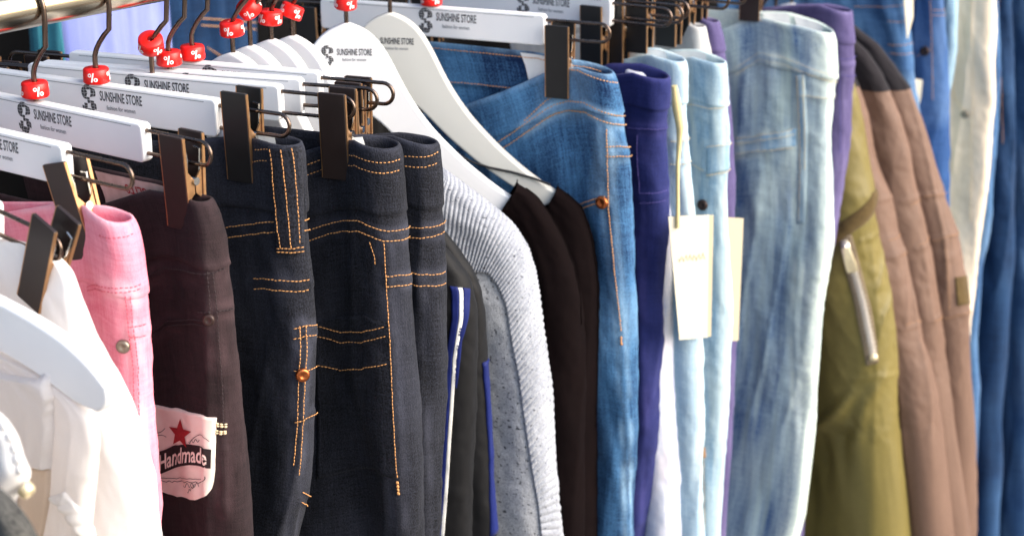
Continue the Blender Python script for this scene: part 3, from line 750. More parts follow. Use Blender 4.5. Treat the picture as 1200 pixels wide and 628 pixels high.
# plum trousers with the leather patch
PL = trousers('plum_trousers', 'dark plum trousers with a beige patch reading Handmade', (249,243,.82,216,211),
    [(246,236),(252,250),(259,272),(266,310),(272,345),(277,390),(284,450),(290,540),(293,628)], 'plum', hook=aty(40,95,YR)[0], seed=13, seams=[[(176,324),(225,321),(268,312)],[(246,318),(250,350),(255,420),(260,500),(262,600)],[(255,364),(274,360)],[(180,390),(240,378)]],
    hanglabel='foremost white clip hanger with a logo, holding the plum trousers', ringrot=1.1, ring=.022, logox=-.016,
    sag=((0,0),(.02,.002),(.05,.0),(.1,-.02),(.16,-.03),(.3,-.03)), sagr=((0,0),(.05,.004),(.3,.004)))
PL.stitches([[(176,322),(225,319),(264,312)],[(243,318),(247,380)],[(249,318),(253,350),(258,420),(262,500)],[(232,365),(252,363)],[(255,364),(273,360)],[(180,388),(240,376)],[(180,393),(240,381)]], M['thread_plum'])
PL.disc('button', (245,374), .0042, M['darkbutton'])
PC = [(176,473),(254,489),(251,585),(178,574)]
PL.surfpx('leather_patch', [(168,471),(168,520),(168,560),(188,573),(212,581),(226,584)], [(254,489),(253,520),(252,555),(250,570),(243,580),(232,584.5)], M['leather'], .0024, 40, 24, m=11)
V, F = star2d(); t, f = text2d('Handmade'); w = t[:,0].max(); h = t[:,1].max()
q4 = [(172,473),(254,489),(251,583),(172,567)]
PL.art('star', [((V*np.array([.175,-.19])+np.array([.53,.27])), F)], q4, M['patchred'], .0031)
bx = np.linspace(0, 1, 24); wave = lambda x: .555+.045*np.sin(x*5.6+1.2)-.20*x
top = np.stack([.0+.97*bx, wave(bx)], 1); bot = np.stack([.0+.97*bx, wave(bx)+.30-.06*bx], 1)
PL.art('banner', [(np.concatenate([top, bot]), [(i, i+1, 25+i, 24+i) for i in range(23)])], q4, M['patchblack'], .0029)
tx = .235+t[:,0]/w*.69; tt = np.stack([tx, wave(tx)+.255-.05*tx-t[:,1]/h*.2], 1)
PL.art('lettering', [(tt, f)], q4, M['leather'], .0033)
def scrib(pts, wd=.007):
    pts = np.array(pts); d = np.gradient(pts, axis=0); nn = np.stack([-d[:,1], d[:,0]], 1); nn /= np.linalg.norm(nn, axis=1)[:,None]+1e-9
    v = np.concatenate([pts+nn*wd/2, pts-nn*wd/2]); m = len(pts); return v, [(i, i+1, m+i+1, m+i) for i in range(m-1)]
a = np.linspace(0, 1, 20)
scr = [scrib(np.stack([.68+.26*a, .34-.11*np.sin(a*2.6)], 1)), scrib(np.stack([.05+.26*a, .22+.09*np.sin(a*3)], 1)), scrib(np.stack([.05+.28*a, .42-.09*np.sin(a*2)], 1)),
       scrib(np.stack([.1+.75*a, .88-.1*a+.012*np.sin(a*60)], 1)), scrib(np.stack([.1+.75*a, .92-.1*a+.012*np.sin(a*48)], 1)), scrib(np.stack([.92-.1*a+.04*np.sin(a*3), .72+.1*a], 1)),
       scrib(np.stack([.6+.22*a, .90+.03*np.sin(a*20)-.05*a], 1)), scrib(np.stack([.66+.1*a, .97+.02*np.sin(a*18)-.1*a], 1)), scrib(np.stack([.66+.14*a, .345+.02*np.sin(a*16)-.04*a], 1))]
PL.art('drawing', scr, q4, M['patchblack'], .0030)
PL.stitches([[(252,494),(268,496)],[(252,497),(269,499)],[(252,503),(268,504)],[(252,506),(266,506)]], M['thread_lt'], name='bar_tack', r=.0007)
lb = PL.pxs([(128,232),(198,246),(198,262),(130,272)])

# three dark denim jeans
def darkjeans(label, near, edges, hook, seed, hl, **kw):
    return trousers('dark_jeans', label, near, edges, kw.pop('m', 'ink'), hook=hook, seed=seed, cat='jeans', hanglabel=hl, group='dark jeans with orange stitching', wb=.05, **kw)
J1 = darkjeans('near black jeans with a wide triple stitched loop, beside the plum trousers', (354,176,.812,286,158),
    [(352,169),(354,178),(358,230),(362,290),(366,330),(367,360),(371,400),(370,470),(368,540),(362,590),(352,628)], aty(113,90,YR)[0], 21,
    'white clip hanger with a printed logo, holding the near black looped jeans', ringrot=.4, ring=.019, mat2='clipblack', clipq=.062, logox=-.010, seams=[[(258,274),(300,268),(326,265)],[(298,332),(330,334),(366,332)],[(343,391),(356,387),(371,386)],[(354,383),(354,437),(351,500),(347,560),(342,628)],[(344,494),(358,489),(370,482)]],
    T=((0,.010),(.1,.011),(.3,.017)), sag=((0,0),(.03,.001),(.06,-.002),(.12,-.012),(.3,-.02)), sagr=((0,0),(.03,.003),(.3,.006)))
q = J1.pxs([(317,171),(349,170),(354,294),(328,296)])
J1.surf('belt_loop', [q[0], q[3]], [q[1], q[2]], D['ink2'], 40, 10, .0034)
J1.stitches([[(321,173),(326,230),(333,290)],[(331,173),(337,230),(342,290)],[(340,172),(346,230),(349,288)],[(328,289),(353,287)],[(327,293),(354,292)]], M['thread'], name='loop_stitching', off=.0050)
J1.stitches(two([(258,268),(300,262),(326,259)], 12)+two([(298,326),(330,328),(364,326)], 12)+two([(343,385),(356,381),(370,380)],12)+[[(351,380),(350,437),(348,500),(344,545)],[(357,380),(357,437),(354,500),(349,560)],[(344,494),(358,489),(370,482)],[(344,433),(370,427)],[(353,575),(364,581)],[(352,587),(363,594)],[(300,176),(318,174)],[(296,190),(318,188)],[(354,258),(362,256)],[(354,270),(362,268)]], M['thread'])
J1.disc('button', (354,438), .0052, M['copper'], off=.002)
q = J1.pxs([(300,170),(372,165),(370,186),(300,184)])
J2 = darkjeans('dark jeans showing a patch pocket with orange double stitching', (470,180,.792,397,157),
    [(466,172),(470,182),(474,230),(479,290),(481,330),(484,400),(489,470),(494,560),(496,628)], aty(178,78,YR)[0], 22,
    'white clip hanger with a tilted red ring, holding the jeans with the patch pocket', ring=.036, ringtilt=(.5,.35,0), ringoff=(.0005,0), clipq=.056, logox=-.022, seams=[[(362,276),(385,268),(425,266),(450,276),(480,270)],[(452,329),(466,328),(482,326)],[(369,387),(400,395),(425,395),(454,387)],[(371,427),(400,433),(425,432),(456,425)],[(452,284),(455,340),(459,400),(462,470),(466,540),(467,628)]],
    T=((0,.015),(.1,.0165),(.3,.016)), lam=.022, sag=((0,0),(.03,.004),(.045,0),(.09,-.016),(.14,-.03),(.3,-.04)), sagr=((0,0),(.03,.004),(.3,.004)))
J2.stitches(two([(352,196),(385,184),(412,182),(440,190),(468,186)], 12)+two([(362,270),(385,262),(425,260),(450,270),(480,264)],12)+two([(452,323),(466,322),(481,320)],12)+
    two([(369,381),(400,389),(425,389),(454,381)],12)+[[(371,427),(400,433),(425,432),(456,425)],[(450,284),(453,340),(457,400),(460,470),(464,540),(466,562)],[(434,282),(440,300),(441,312)]], M['thread'])
J2.stitches([[(465,562),(467,580)],[(466,562),(468,580)]], M['thread'], name='bar_tack', r=.0008)
q = J2.pxs([(368,378),(456,378),(466,560),(372,560)]); J2.surf('patch_pocket', [q[0], q[3]], [q[1], q[2]], D['ink'], 40, 30, .0011)
J3 = darkjeans('dark jeans squeezed between the patch pocket pair and the grey sweater', (515,175,.787,409,152),
    [(511,168),(514,176),(518,240),(520,300),(521,330),(520,400),(519,468),(516,540),(511,628)], aty(198,70,YR)[0], 23,
    'white clip hanger holding the dark jeans next to the grey sweater', ring=.022, ringrot=2.0, clipq=.075, seams=[[(478,272),(498,272),(520,264)],[(482,324),(498,327),(522,323)],[(490,330),(492,420),(496,520),(500,628)]],
    T=((0,.012),(.1,.015),(.3,.018)), lam=.03)
J3.stitches(two([(470,182),(490,184),(512,177)], 12)+two([(478,266),(498,266),(520,258)],12)+two([(482,318),(498,321),(521,317)],13), M['thread'])
trouser_hanger('white clip hanger between the jeans and the shoulder hangers, its clip empty', aty(226,70,YR)[0], radians(19), .134, ring=.02, ringrot=.8, dz=-.010, cl_dz=-.013)
for g, c4, nm in ((J1, [(322,170),(375,166),(375,188),(322,180)], 0), (J2, [(422,158),(462,160),(462,175),(422,172)], 0)):
    pass
def inner_label(g, u0, u1, v0, v1, mat='label', name='inner_label'):
    U = np.linspace(u0, u1, 12); V = np.linspace(v0, v1, 8); return g.grid(name, U, V, -.0034, M[mat])
inner_label(J1, .030, .052, .001, .03); inner_label(J1, .060, .085, .001, .03); inner_label(J2, .040, .066, .001, .03)
inner_label(PL, .05, .115, .0015, .034, 'inner_patch', 'satin_label')
t, f = text2d('SLITS'); tu = .088-(1-t[:,0]/t[:,0].max())*.020; tv = .006+t[:,1]/t[:,1].max()*.006
P, n = PL.world(tu, tv, -.0040); link_mesh('label_lettering', P, f, M['patchred'], PL.root, origin=PL.org, smooth=False)
# shoulder hangers and what hangs on them
WO = ([(408,27),(425,30),(442,45),(455,65),(467,90),(480,115),(505,150),(545,190),(585,222),(612,238)],
      [(408,120),(440,135),(475,170),(515,203),(555,229),(594,252)])
HS = [aty(u, 40, YR)[0] for u in (272, 293, 318, 343)]
xw, xc = aty(406,30,YR)[0], aty(457,10,YR)[0]
_p1, _p2 = aty(668,300,.83), aty(694,285,.83)
ya, yc = math.atan2(_p1[0]-xw, YR-_p1[1]), math.atan2(_p2[0]-xc, YR-_p2[1])
shoulder_hanger('bright white shoulder hanger holding the first black pullover', xw, ya, 'white', WO, ring=.018, ringtilt=(.15,.1,0), ringrot=.6)
ch = shoulder_hanger('cream shoulder hanger behind the bright white one', xc, yc, 'cream_plastic', None, ring=.03, ringrot=.2)
cO, cdv, cnv = np.array([xc, YR]), np.array([sin(yc), -cos(yc)]), np.array([-cos(yc), -sin(yc)])
st_ = [plane_local(p, cO, cdv, cnv) for p in ((540,180),(556,188),(575,194),(600,199),(625,206),(646,214))]
MB().tube([(l, -.0068, z-BARZ) for l, z in st_], .0011, 6).build('strap', M['clipblack'], ch)
for i, (x, lab) in enumerate(zip(HS, ('white shoulder hanger of the track jacket with the bold white stripe', 'white shoulder hanger of the track jacket with the blue back edge',
        'white shoulder hanger inside the grey knitted sweater', 'white shoulder hanger between the grey sweater and the black pullovers'))):
    shoulder_hanger(lab, x, radians(12), 'white', None, ring=(.019,.03,.018,.02)[i], ringtilt=((.1,0,0),(.5,-.5,.3),(0,.1,0),(-.3,.3,0))[i], logo=False, ringrot=i*1.3+.3, cut=.62, dz=(-.002,0,.001,.0)[i])
def shouldered(name, label, cat, plane, edges, mat, part='bodice', T=((0,.0095),(.05,.015),(.12,.022),(.4,.028)), folds=((.003,16,4,6),(.0016,50,9,-12)), **kw):
    v0 = kw.pop('v0', 0.0); v1 = kw.pop('v1', None)
    g = Garment(name, label, cat, plane, None, edges, T=T, folds=folds, shoulder=True, **{'Tf': .009, 'sharp': .0016, **kw})
    g.body(D[mat], name=part, v0=v0, v1=v1); return g
TA = shouldered('track_jacket', 'black track jacket with blue and white stripes down its sleeve', 'jacket', (548,335,.835),
    [(500,262),(521,290),(540,312),(552,335),(557,365),(557,420),(557,480),(556,560),(554,628)], 'blacksp', hookx=HS[0], seed=31, group='track jackets', T=((0,.006),(.05,.012),(.12,.016),(.4,.016)), sharp=0.0)
for nm, A, B, mt in (('blue_stripe', [(527,335),(522,420),(517,500),(511,628)], [(536,336),(530,420),(525,500),(517,628)], 'stripeblue'),
                     ('white_stripe', [(536.5,337),(530.5,420),(525.5,500),(516.5,628)], [(541,337),(534.5,420),(529.5,500),(520.5,628)], 'stripewhite'),
                     ('blue_stripe', [(541.5,337),(535,400),(532,450)], [(550,338),(541,400),(535,455)], 'stripeblue')):
    TA.surf(nm, TA.pxs(A), TA.pxs(B), D[mt], 90, 5, .0011)
TB = shouldered('track_jacket', 'black track jacket whose blue edge touches the grey sweater', 'jacket', (566,350,.835),
    [(508,255),(535,288),(552,312),(564,338),(569,365),(571,420),(574,470),(576,540),(577,628)], 'blacksp', hookx=HS[1], seed=32, group='track jackets', T=((0,.006),(.05,.01),(.12,.012),(.4,.012)))
TB.surf('blue_stripe', TB.pxs([(565,425),(569,470),(573,540),(574,628)]), [(.012,v) for u,v in TB.pxs([(570,425),(574,470),(576,540),(577,628)])], D['stripeblue'], 40, 6, .0015)
# grey sweater
def xs(edges): return edges
SW = shouldered('knitted_sweater', 'light grey flecked sweater with a ribbed shoulder and front band', 'sweater', (628,318,.83),
    [(505,190),(520,202),(548,222),(575,243),(600,264),(616,290),(625,318),(631,350),(637,400),(644,450),(649,510),(655,570),(659,628)], 'knit', part='knit_panel', hookx=HS[2], seed=33,
    T=((0,.008),(.05,.018),(.12,.028),(.4,.03)), folds=((.003,18,4,6),(.0012,50,9,-12)))
Ap = [(512,197),(522,205),(548,224),(574,245),(598,267),(613,290),(622,318),(628,350),(634,400),(641,450),(646,510),(652,570),(655,640)]
Bp = [(500,345),(512,340),(535,330),(555,318),(572,320),(584,336),(593,360),(599,400),(607,440),(614,490),(622,545),(630,590),(635,640)]
def ribband(g, name, A, B, mt, nt, ns, fn):
    a_, b_ = np.array(A, float), np.array(B, float); t_ = np.linspace(0, len(A)-1, 40); ix = np.arange(len(A))
    a_ = np.stack([np.interp(t_, ix, a_[:,k]) for k in (0,1)], 1); b_ = np.stack([np.interp(t_, ix, b_[:,k]) for k in (0,1)], 1)
    G = np.array([[g.pix(*(a_[r]*(1-x)+b_[r]*x)) for x in np.linspace(0, 1, 9)] for r in range(40)])
    X, Y = np.meshgrid(np.linspace(-.25, 1, ns), np.linspace(0, 1, nt)); q = g.gridat(G, X, Y)
    q[...,0] += np.maximum(0, -X)*.09
    oo = .0012+fn(Y, X); uu = np.pad(q[...,0], 1, mode='edge'); vv = np.pad(q[...,1], 1, mode='edge'); oo = np.pad(oo, 1, constant_values=-.0004)
    P, n = g.world(uu, np.maximum(vv, 0), oo); r, c = uu.shape; idx = np.arange(r*c).reshape(r, c)
    f = np.stack([idx[:-1,:-1], idx[1:,:-1], idx[1:,1:], idx[:-1,1:]], -1).reshape(-1,4)
    return link_mesh(name, P.reshape(-1,3), f, mt, g.root, np.stack([uu, vv], -1).reshape(-1,2), origin=g.org)
ribband(SW, 'ribbed_band', Ap, Bp, D['rib'], 1200, 30, lambda t, w: .0013*(np.abs(np.sin(pi*(54*t+14*t*t+.7*np.maximum(w,0))))**.8)+.0002*np.sin(w*200))
BLK = []
for i, (lab, pl, ed, hk) in enumerate((
    ('black pullover on the bright white shoulder hanger', (668,300,.83), [(604,214),(616,221),(630,231),(645,252),(660,280),(672,310),(679,340),(681,380),(683,430),(684,500),(684,628)], xw),
    ('black pullover on the cream hanger, against the blue jeans', (694,285,.83), [(651,219),(664,227),(681,243),(692,275),(698,310),(700,350),(700,420),(698,500),(698,628)], xc))):
    g = shouldered('black_pullover', lab, 'pullover', pl, ed, 'black', hookx=hk, seed=34+i, group='black pullovers', neck=[[(606,216),(592,240),(556,300)],[(653,221),(640,244),(596,310)]][i], T=((0,.0085),(.03,.013),(.1,.02),(.4,.026)))
    g.cord('shoulder_seam', [ed[k] for k in (1,2,3,5,7)], .0007, D['black'], off=.0004)
    BLK.append(g)
# blue jeans with copper stitching
J11 = trousers('blue_jeans', 'mid blue jeans with tan stitching, clipped next to the black pullovers', (722,96,.82,656,71),
    [(718,86),(724,100),(729,130),(733,160),(738,180),(741,220),(746,290),(749,350),(750,420),(750,500),(748,560),(744,628)], 'blue', yaw=18, seed=41, seams=[[(566,184),(600,162),(640,134),(668,124),(700,134),(734,142)],[(710,150),(712,190),(714,250),(719,300),(724,350),(728,390),(732,470),(736,628)],[(709,178),(738,177)],[(678,242),(695,236),(710,232)]], cat='jeans', clipq=.055, mat2='clipblack',
    hanglabel='white clip hanger holding the tan stitched mid blue jeans', ring=.02, logox=-.01, wb=.036,
    T=((0,.011),(.06,.016),(.3,.019)), sag=((0,0),(.03,.004),(.06,-.004),(.1,-.024),(.16,-.05),(.3,-.06)), sagr=((0,0),(.03,.007),(.07,.012),(.3,.016)), folds=((.004,22,4,6),(.002,60,10,-14)))
J11.stitches(two([(566,178),(600,156),(640,128),(668,118),(700,128),(732,136)], 11)+[[(670,82),(700,92),(722,98)],[(711,150),(712,190),(714,250),(719,300),(724,350),(728,390)],[(709,172),(724,171),(738,172)],[(709,183),(724,183),(739,182)],[(678,240),(695,234),(710,230)],[(680,245),(697,239),(710,235)],[(614,142),(640,118),(662,108)]], M['thread_dk'], r=.0006)
J11.stitches([[(728,393),(728,404)],[(727,393),(729,404)]], M['thread'], name='bar_tack', r=.0008)
J11.disc('rivet', (706,237), .006, M['copper'])
inner_label(J11, .046, .092, .001, .040)
J11.stitches([[(u_, .0045) for u_ in np.linspace(.02, .19, 12)], [(u_, .034) for u_ in np.linspace(.095, .19, 8)]], M['thread'], name='inside_stitching', off=-.0042, uvs=True)
# indigo, bleached, pale jeans
ED = dict(
 IN=[(784,92),(785,98),(783,130),(781,170),(783,210),(782,250),(780,300),(778,350),(780,400),(776,500),(768,560),(758,628)],
 WA=[(762,84),(768,95),(775,140),(780,200),(786,250),(791,310),(797,400),(799,468),(800,540),(800,628)],
 LA=[(803,72),(806,80),(808,120),(811,200),(816,300),(822,400),(824,500),(825,628)],
 LB=[(850,74),(852,82),(853,120),(856,160),(856,220),(857,300),(857,400),(855,468),(851,540),(844,628)])
IN = trousers('indigo_trousers', 'deep violet blue trousers beside the tan stitched jeans', (785,97,.82,697,46), ED['IN'], 'indigo', yaw=10, seed=42, seams=[[(736,150),(760,151),(784,148)],[(748,158),(750,225),(750,400),(745,628)],[(749,232),(765,232),(783,228)]], hanglabel='white clip hanger holding the deep violet blue trousers', wb=.03, mat2='clipblack',
    clipq=.06, sag=((0,0),(.03,.004),(.06,-.004),(.1,-.03),(.3,-.07)), sagr=((0,0),(.03,.008),(.06,.006),(.1,-.012),(.3,-.05)), T=((0,.013),(.1,.014),(.3,.017)), lam=.035)
IN.stitches([[(736,150),(760,151),(782,148)],[(748,158),(750,225)],[(749,226),(765,226),(781,222)],[(749,238),(765,237),(781,233)]], M['thread_navy'])
WA = trousers('bleached_jeans', 'white jeans with pale blue tie dye clouds', (768,92,.845,722,34), ED['WA'], 'wash', yaw=10, seed=43, cat='jeans', hanglabel='white clip hanger holding the tie dye white jeans', wb=.03, mat2='clipblack', clipq=.07, sag=((0,0),(.03,.004),(.06,-.004),(.1,-.03),(.3,-.07)), sagr=((0,0),(.03,.008),(.06,.006),(.1,-.012),(.3,-.05)), T=((0,.014),(.3,.02)))
LA = trousers('pale_jeans', 'pale turquoise jeans with the cream card tag in front', (805,78,.82,750,20), ED['LA'], 'lightA', yaw=10, seed=44, tipwear=(-.035,.0,.8), seams=[[(785,165),(810,160)],[(785,192),(811,187)],[(786,110),(788,165),(790,300)]], cat='jeans', hanglabel='white clip hanger holding the pale jeans with the card tag', wb=.04, mat2='clipblack', clipq=.06, sag=((0,0),(.03,.004),(.06,-.004),(.1,-.03),(.3,-.07)), sagr=((0,0),(.03,.008),(.06,.006),(.1,-.012),(.3,-.05)), T=((0,.010),(.3,.013)), lam=.05, group='pale jeans')
LA.stitches([[(785,165),(808,160)],[(785,192),(809,187)]], M['thread_lt'])
LB = trousers('pale_jeans', 'slim pale turquoise jeans with an orange bar tack low on the seam', (851,80,.82,784,14), ED['LB'], 'light', yaw=10, seed=45, tipwear=(-.02,.012,.9), seams=[[(806,123),(830,127),(856,122)],[(828,172),(842,170),(857,166)],[(828,202),(842,200),(857,196)],[(825,130),(824,200),(824,400),(825,520),(826,628)]], cat='jeans', hanglabel='white clip hanger holding the slim pale jeans', wb=.042, mat2='clipblack', clipq=.06, sag=((0,0),(.03,.004),(.06,-.004),(.1,-.03),(.3,-.07)), sagr=((0,0),(.03,.008),(.06,.006),(.1,-.012),(.3,-.05)), T=((0,.010),(.3,.013)), lam=.05, group='pale jeans')
LB.surfpx('pocket_band', [(828,172),(828,206)], [(857,166),(857,199)], D['light'], .0007, 10, 10)
LB.stitches([[(806,123),(830,127),(853,122)],[(828,172),(842,170),(856,166)],[(828,205),(842,203),(856,199)],[(824,400),(825,520),(826,628)],[(805,190),(818,196),(826,200)]], M['thread_lt'])
LB.stitches([[(825,523),(826,537)],[(826,523),(827,537)],[(824,523),(825,537)]], M['thread'], name='bar_tack', r=.0009)
inner_label(LA, .028, .075, .001, .03); inner_label(LB, .028, .085, .001, .03)
LB.disc('rivet', (824,240), .0055, M['darkbutton'])
GR = trousers('grey_trousers', 'pale grey trousers behind the slim pale jeans', (827,36,.86,800,2), [(826,32),(829,45),(834,70),(838,120),(840,200),(840,400)], 'greypant', yaw=10, seed=46, hanglabel='white clip hanger holding the pale grey trousers', wb=.03, mat2='clipblack', clipq=.05, T=((0,.012),(.3,.012)))
VI = trousers('violet_trousers', 'dusty violet trousers in front of the faded jeans', (845,32,.865,815,-8), [(842,26),(846,40),(851,70),(857,110),(862,150),(863,220),(861,260),(860,400)], 'purple', yaw=10, seed=47, hanglabel='white clip hanger holding the dusty violet trousers', wb=.03, mat2='clipblack', clipq=.06, T=((0,.012),(.3,.014)), group='violet trousers')
BG = trousers('faded_jeans', 'broad light washed jeans with a seamed back pocket', (979,48,.82,881,-12),
    [(977,38),(980,50),(981,80),(980,120),(978,200),(976,280),(968,360),(962,450),(952,530),(943,600),(937,628)], 'big', yaw=20, seed=48, tipwear=(-.046,-.012,1.0), seams=[[(862,84),(890,66),(920,72),(950,84),(981,92)],[(938,88),(940,150),(941,200),(939,280),(932,400),(925,628)],[(862,165),(885,163),(908,159),(932,154)],[(937,112),(978,112)],[(862,180),(890,177),(932,172)]], cat='jeans', hanglabel='white clip hanger holding the faded light jeans', wb=.05, mat2='clip', clipq=.075,
    T=((0,.014),(.06,.015),(.3,.018)), lam=.06, folds=((.004,20,4,6),(.002,60,10,-14)), sag=((0,0),(.03,.006),(.08,.012),(.12,-.004),(.16,-.02),(.3,-.03)), sagr=((0,0),(.02,.008),(.05,.016),(.3,.018)))
inner_label(BG, .022, .052, .001, .034); inner_label(BG, .058, .085, .001, .034)
BG.surfpx('pocket_band', [(850,168),(850,186)], [(933,151),(933,171)], D['light'], .0012, 8, 24)
BG.surfpx('seam_band', [(934,88),(937,150),(937,200),(934,262)], [(943,88),(946,150),(946,200),(943,262)], D['light'], .0010, 40, 5)
BG.stitches(two([(862,80),(890,62),(920,68),(950,80),(980,88)], 8)+[[(934,88),(937,150),(938,200),(936,262)],[(941,88),(943,150),(943,200)],[(862,162),(885,160),(908,156),(932,151)],[(862,168),(885,166),(908,162),(932,157)],[(862,180),(890,177),(932,172)],[(937,112),(960,114),(978,112)]], M['thread_lt'])
PU = trousers('violet_trousers', 'violet trousers between the faded jeans and the olive jacket', (1001,22,.82,905,-40), [(999,14),(1003,50),(1005,80),(1002,110),(1001,150),(998,180),(990,220),(983,260),(975,300),(965,350),(955,420),(945,628)], 'purple', yaw=10, seed=49, seams=[[(980,76),(1004,76)],[(986,90),(986,180),(980,300)]],
    hanglabel='white clip hanger holding the violet trousers beside the olive jacket', wb=.035, mat2='clipblack', clipq=.06, T=((0,.014),(.3,.02)), group='violet trousers')
PU.stitches([[(980,68),(1003,66)],[(980,86),(1003,88)],[(984,90),(984,180)]], M['thread_navy'])
# jackets
OL = shouldered('olive_jacket', 'olive green bomber jacket with a metal zip on its sleeve', 'jacket', (1030,240,.815),
    [(985,60),(1003,105),(1012,150),(1020,200),(1028,225),(1031,250),(1040,300),(1048,350),(1052,400),(1054,468),(1059,540),(1067,628)], 'olive', yaw=14, seed=51, seams=[[(1000,300),(1010,282),(1030,262),(1036,255)],[(1040,280),(1046,330),(1050,400),(1052,440)],[(1010,284),(1014,300)],[(1000,445),(1030,440),(1053,436)]], creases=[([(1000,500),(975,525),(950,560),(935,590)],.009,-.014),([(1000,460),(985,480),(965,495),(950,500)],.007,.009),([(1046,290),(1032,320),(1026,345)],.004,.003),([(1046,340),(1035,370),(1030,400)],.004,.003),([(985,560),(965,590),(955,620)],.006,.005),([(1040,430),(1015,470),(1000,520)],.008,.004)],
    T=((0,.008),(.06,.02),(.14,.035),(.4,.04)), part='shell', lam=.06, folds=((.004,14,3,10),(.0012,45,12,-20)))
q = OL.pxs([(975,268),(1000,250),(1022,226),(1030,220)]); OL.surf('fleece_trim', q, OL.pxs([(976,290),(1002,270),(1024,247),(1034,238)]), D['olivedk'], 30, 14, .0008, fn=lambda t, w: .0034*np.sin(pi*w)**.8)
zl = OL.pxs([(982,275),(992,320),(1004,370),(1015,428)]); zr = OL.pxs([(998,275),(1010,320),(1022,370),(1029,424)])
OL.surf('zip_tape', zl, zr, D['tapezip'], 40, 8, .0016)
def zipline(g, pts, n):
    uvp = np.array(g.pxs(pts)); k = np.linspace(0, len(uvp)-1, n); q = np.stack([np.interp(k, range(len(uvp)), uvp[:,j]) for j in (0,1)], 1)
    P, nn = g.world(q[:,0], q[:,1], .0026); return P-g.org, nn
P, nn = zipline(OL, [(990,282),(1002,322),(1014,370),(1023,420)], 62); mb = MB()
for i in range(len(P)-1):
    tdir = Vector(P[i+1]-P[i]).normalized(); nd = Vector(nn[i]); bd = nd.cross(tdir).normalized()
    R = Matrix((bd, tdir, nd)).transposed().to_4x4(); mb.box(P[i]+np.array(bd)*(.0007 if i%2 else -.0007), (.0076,.0014,.0020), .0003, R)
zp = mb.build('zip', M['silverzip'], OL.root)
def frame_at(i):
    tdir = Vector(P[i+1]-P[i]).normalized(); nd = Vector(nn[i]); bd = nd.cross(tdir).normalized()
    return Matrix((bd, tdir, nd)).transposed().to_4x4()
R = frame_at(5); mb = MB(); mb.box(Vector(P[3])+R@Vector((0,0,.0022)), (.0095,.011,.005), .0018, R); mb.box(Vector(P[3])+R@Vector((0,.001,.0062)), (.003,.009,.004), .001, R); mb.build('slider', M['silverzip'], zp)
mb = MB(); ring = [(.0055*cos(a), -.012+.0055*sin(a), 0) for a in np.linspace(0, 2*pi, 20)]
pol = [(-.0045,.005),(.0045,.005),(.0068,-.019),(.0058,-.026),(-.0058,-.026),(-.0068,-.019)]
b0 = MB(); b0.prism([(x, y) for x, y in pol], -.0009, .0009, .0004)
Rp = R@Matrix.Translation((0,0,.0075))@Matrix.Rotation(radians(90), 4, 'X')
hole = MB().tube([(.0034*cos(a), 0, -.0205+.0034*sin(a)) for a in np.linspace(0, 2*pi, 14)], .0011, 6)
tdir = Vector(P[9]-P[4]).normalized()
for src in (b0, hole): mb.add([Vector(P[5])+R@Vector((p[0], -p[2]*1.0, .0080+p[1])) for p in src.v], src.f)
mb.build('pull_tab', M['gold'], zp)
mb = MB(); mb.box(Vector(P[-2])+Vector(nn[-2])*.001, (.009,.008,.006), .002, frame_at(-3)); mb.build('end_stop', M['gold'], zp)
for pts, wd, am in (([(985,520),(965,545),(945,575),(930,600)], .006, -.006), ([(990,440),(1000,470),(985,500)], .005, -.004), ([(1052,300),(1030,330),(1025,360)], .004, .003), ([(970,480),(985,470),(1000,455)], .004, .004), ([(960,560),(985,590),(975,615)], .006, .004)): pass
shoulder_hanger('white shoulder hanger under the olive jacket', OL.O[0], OL.yaw, 'white', None, ring=None, logo=False, garment=OL, thick=.006)
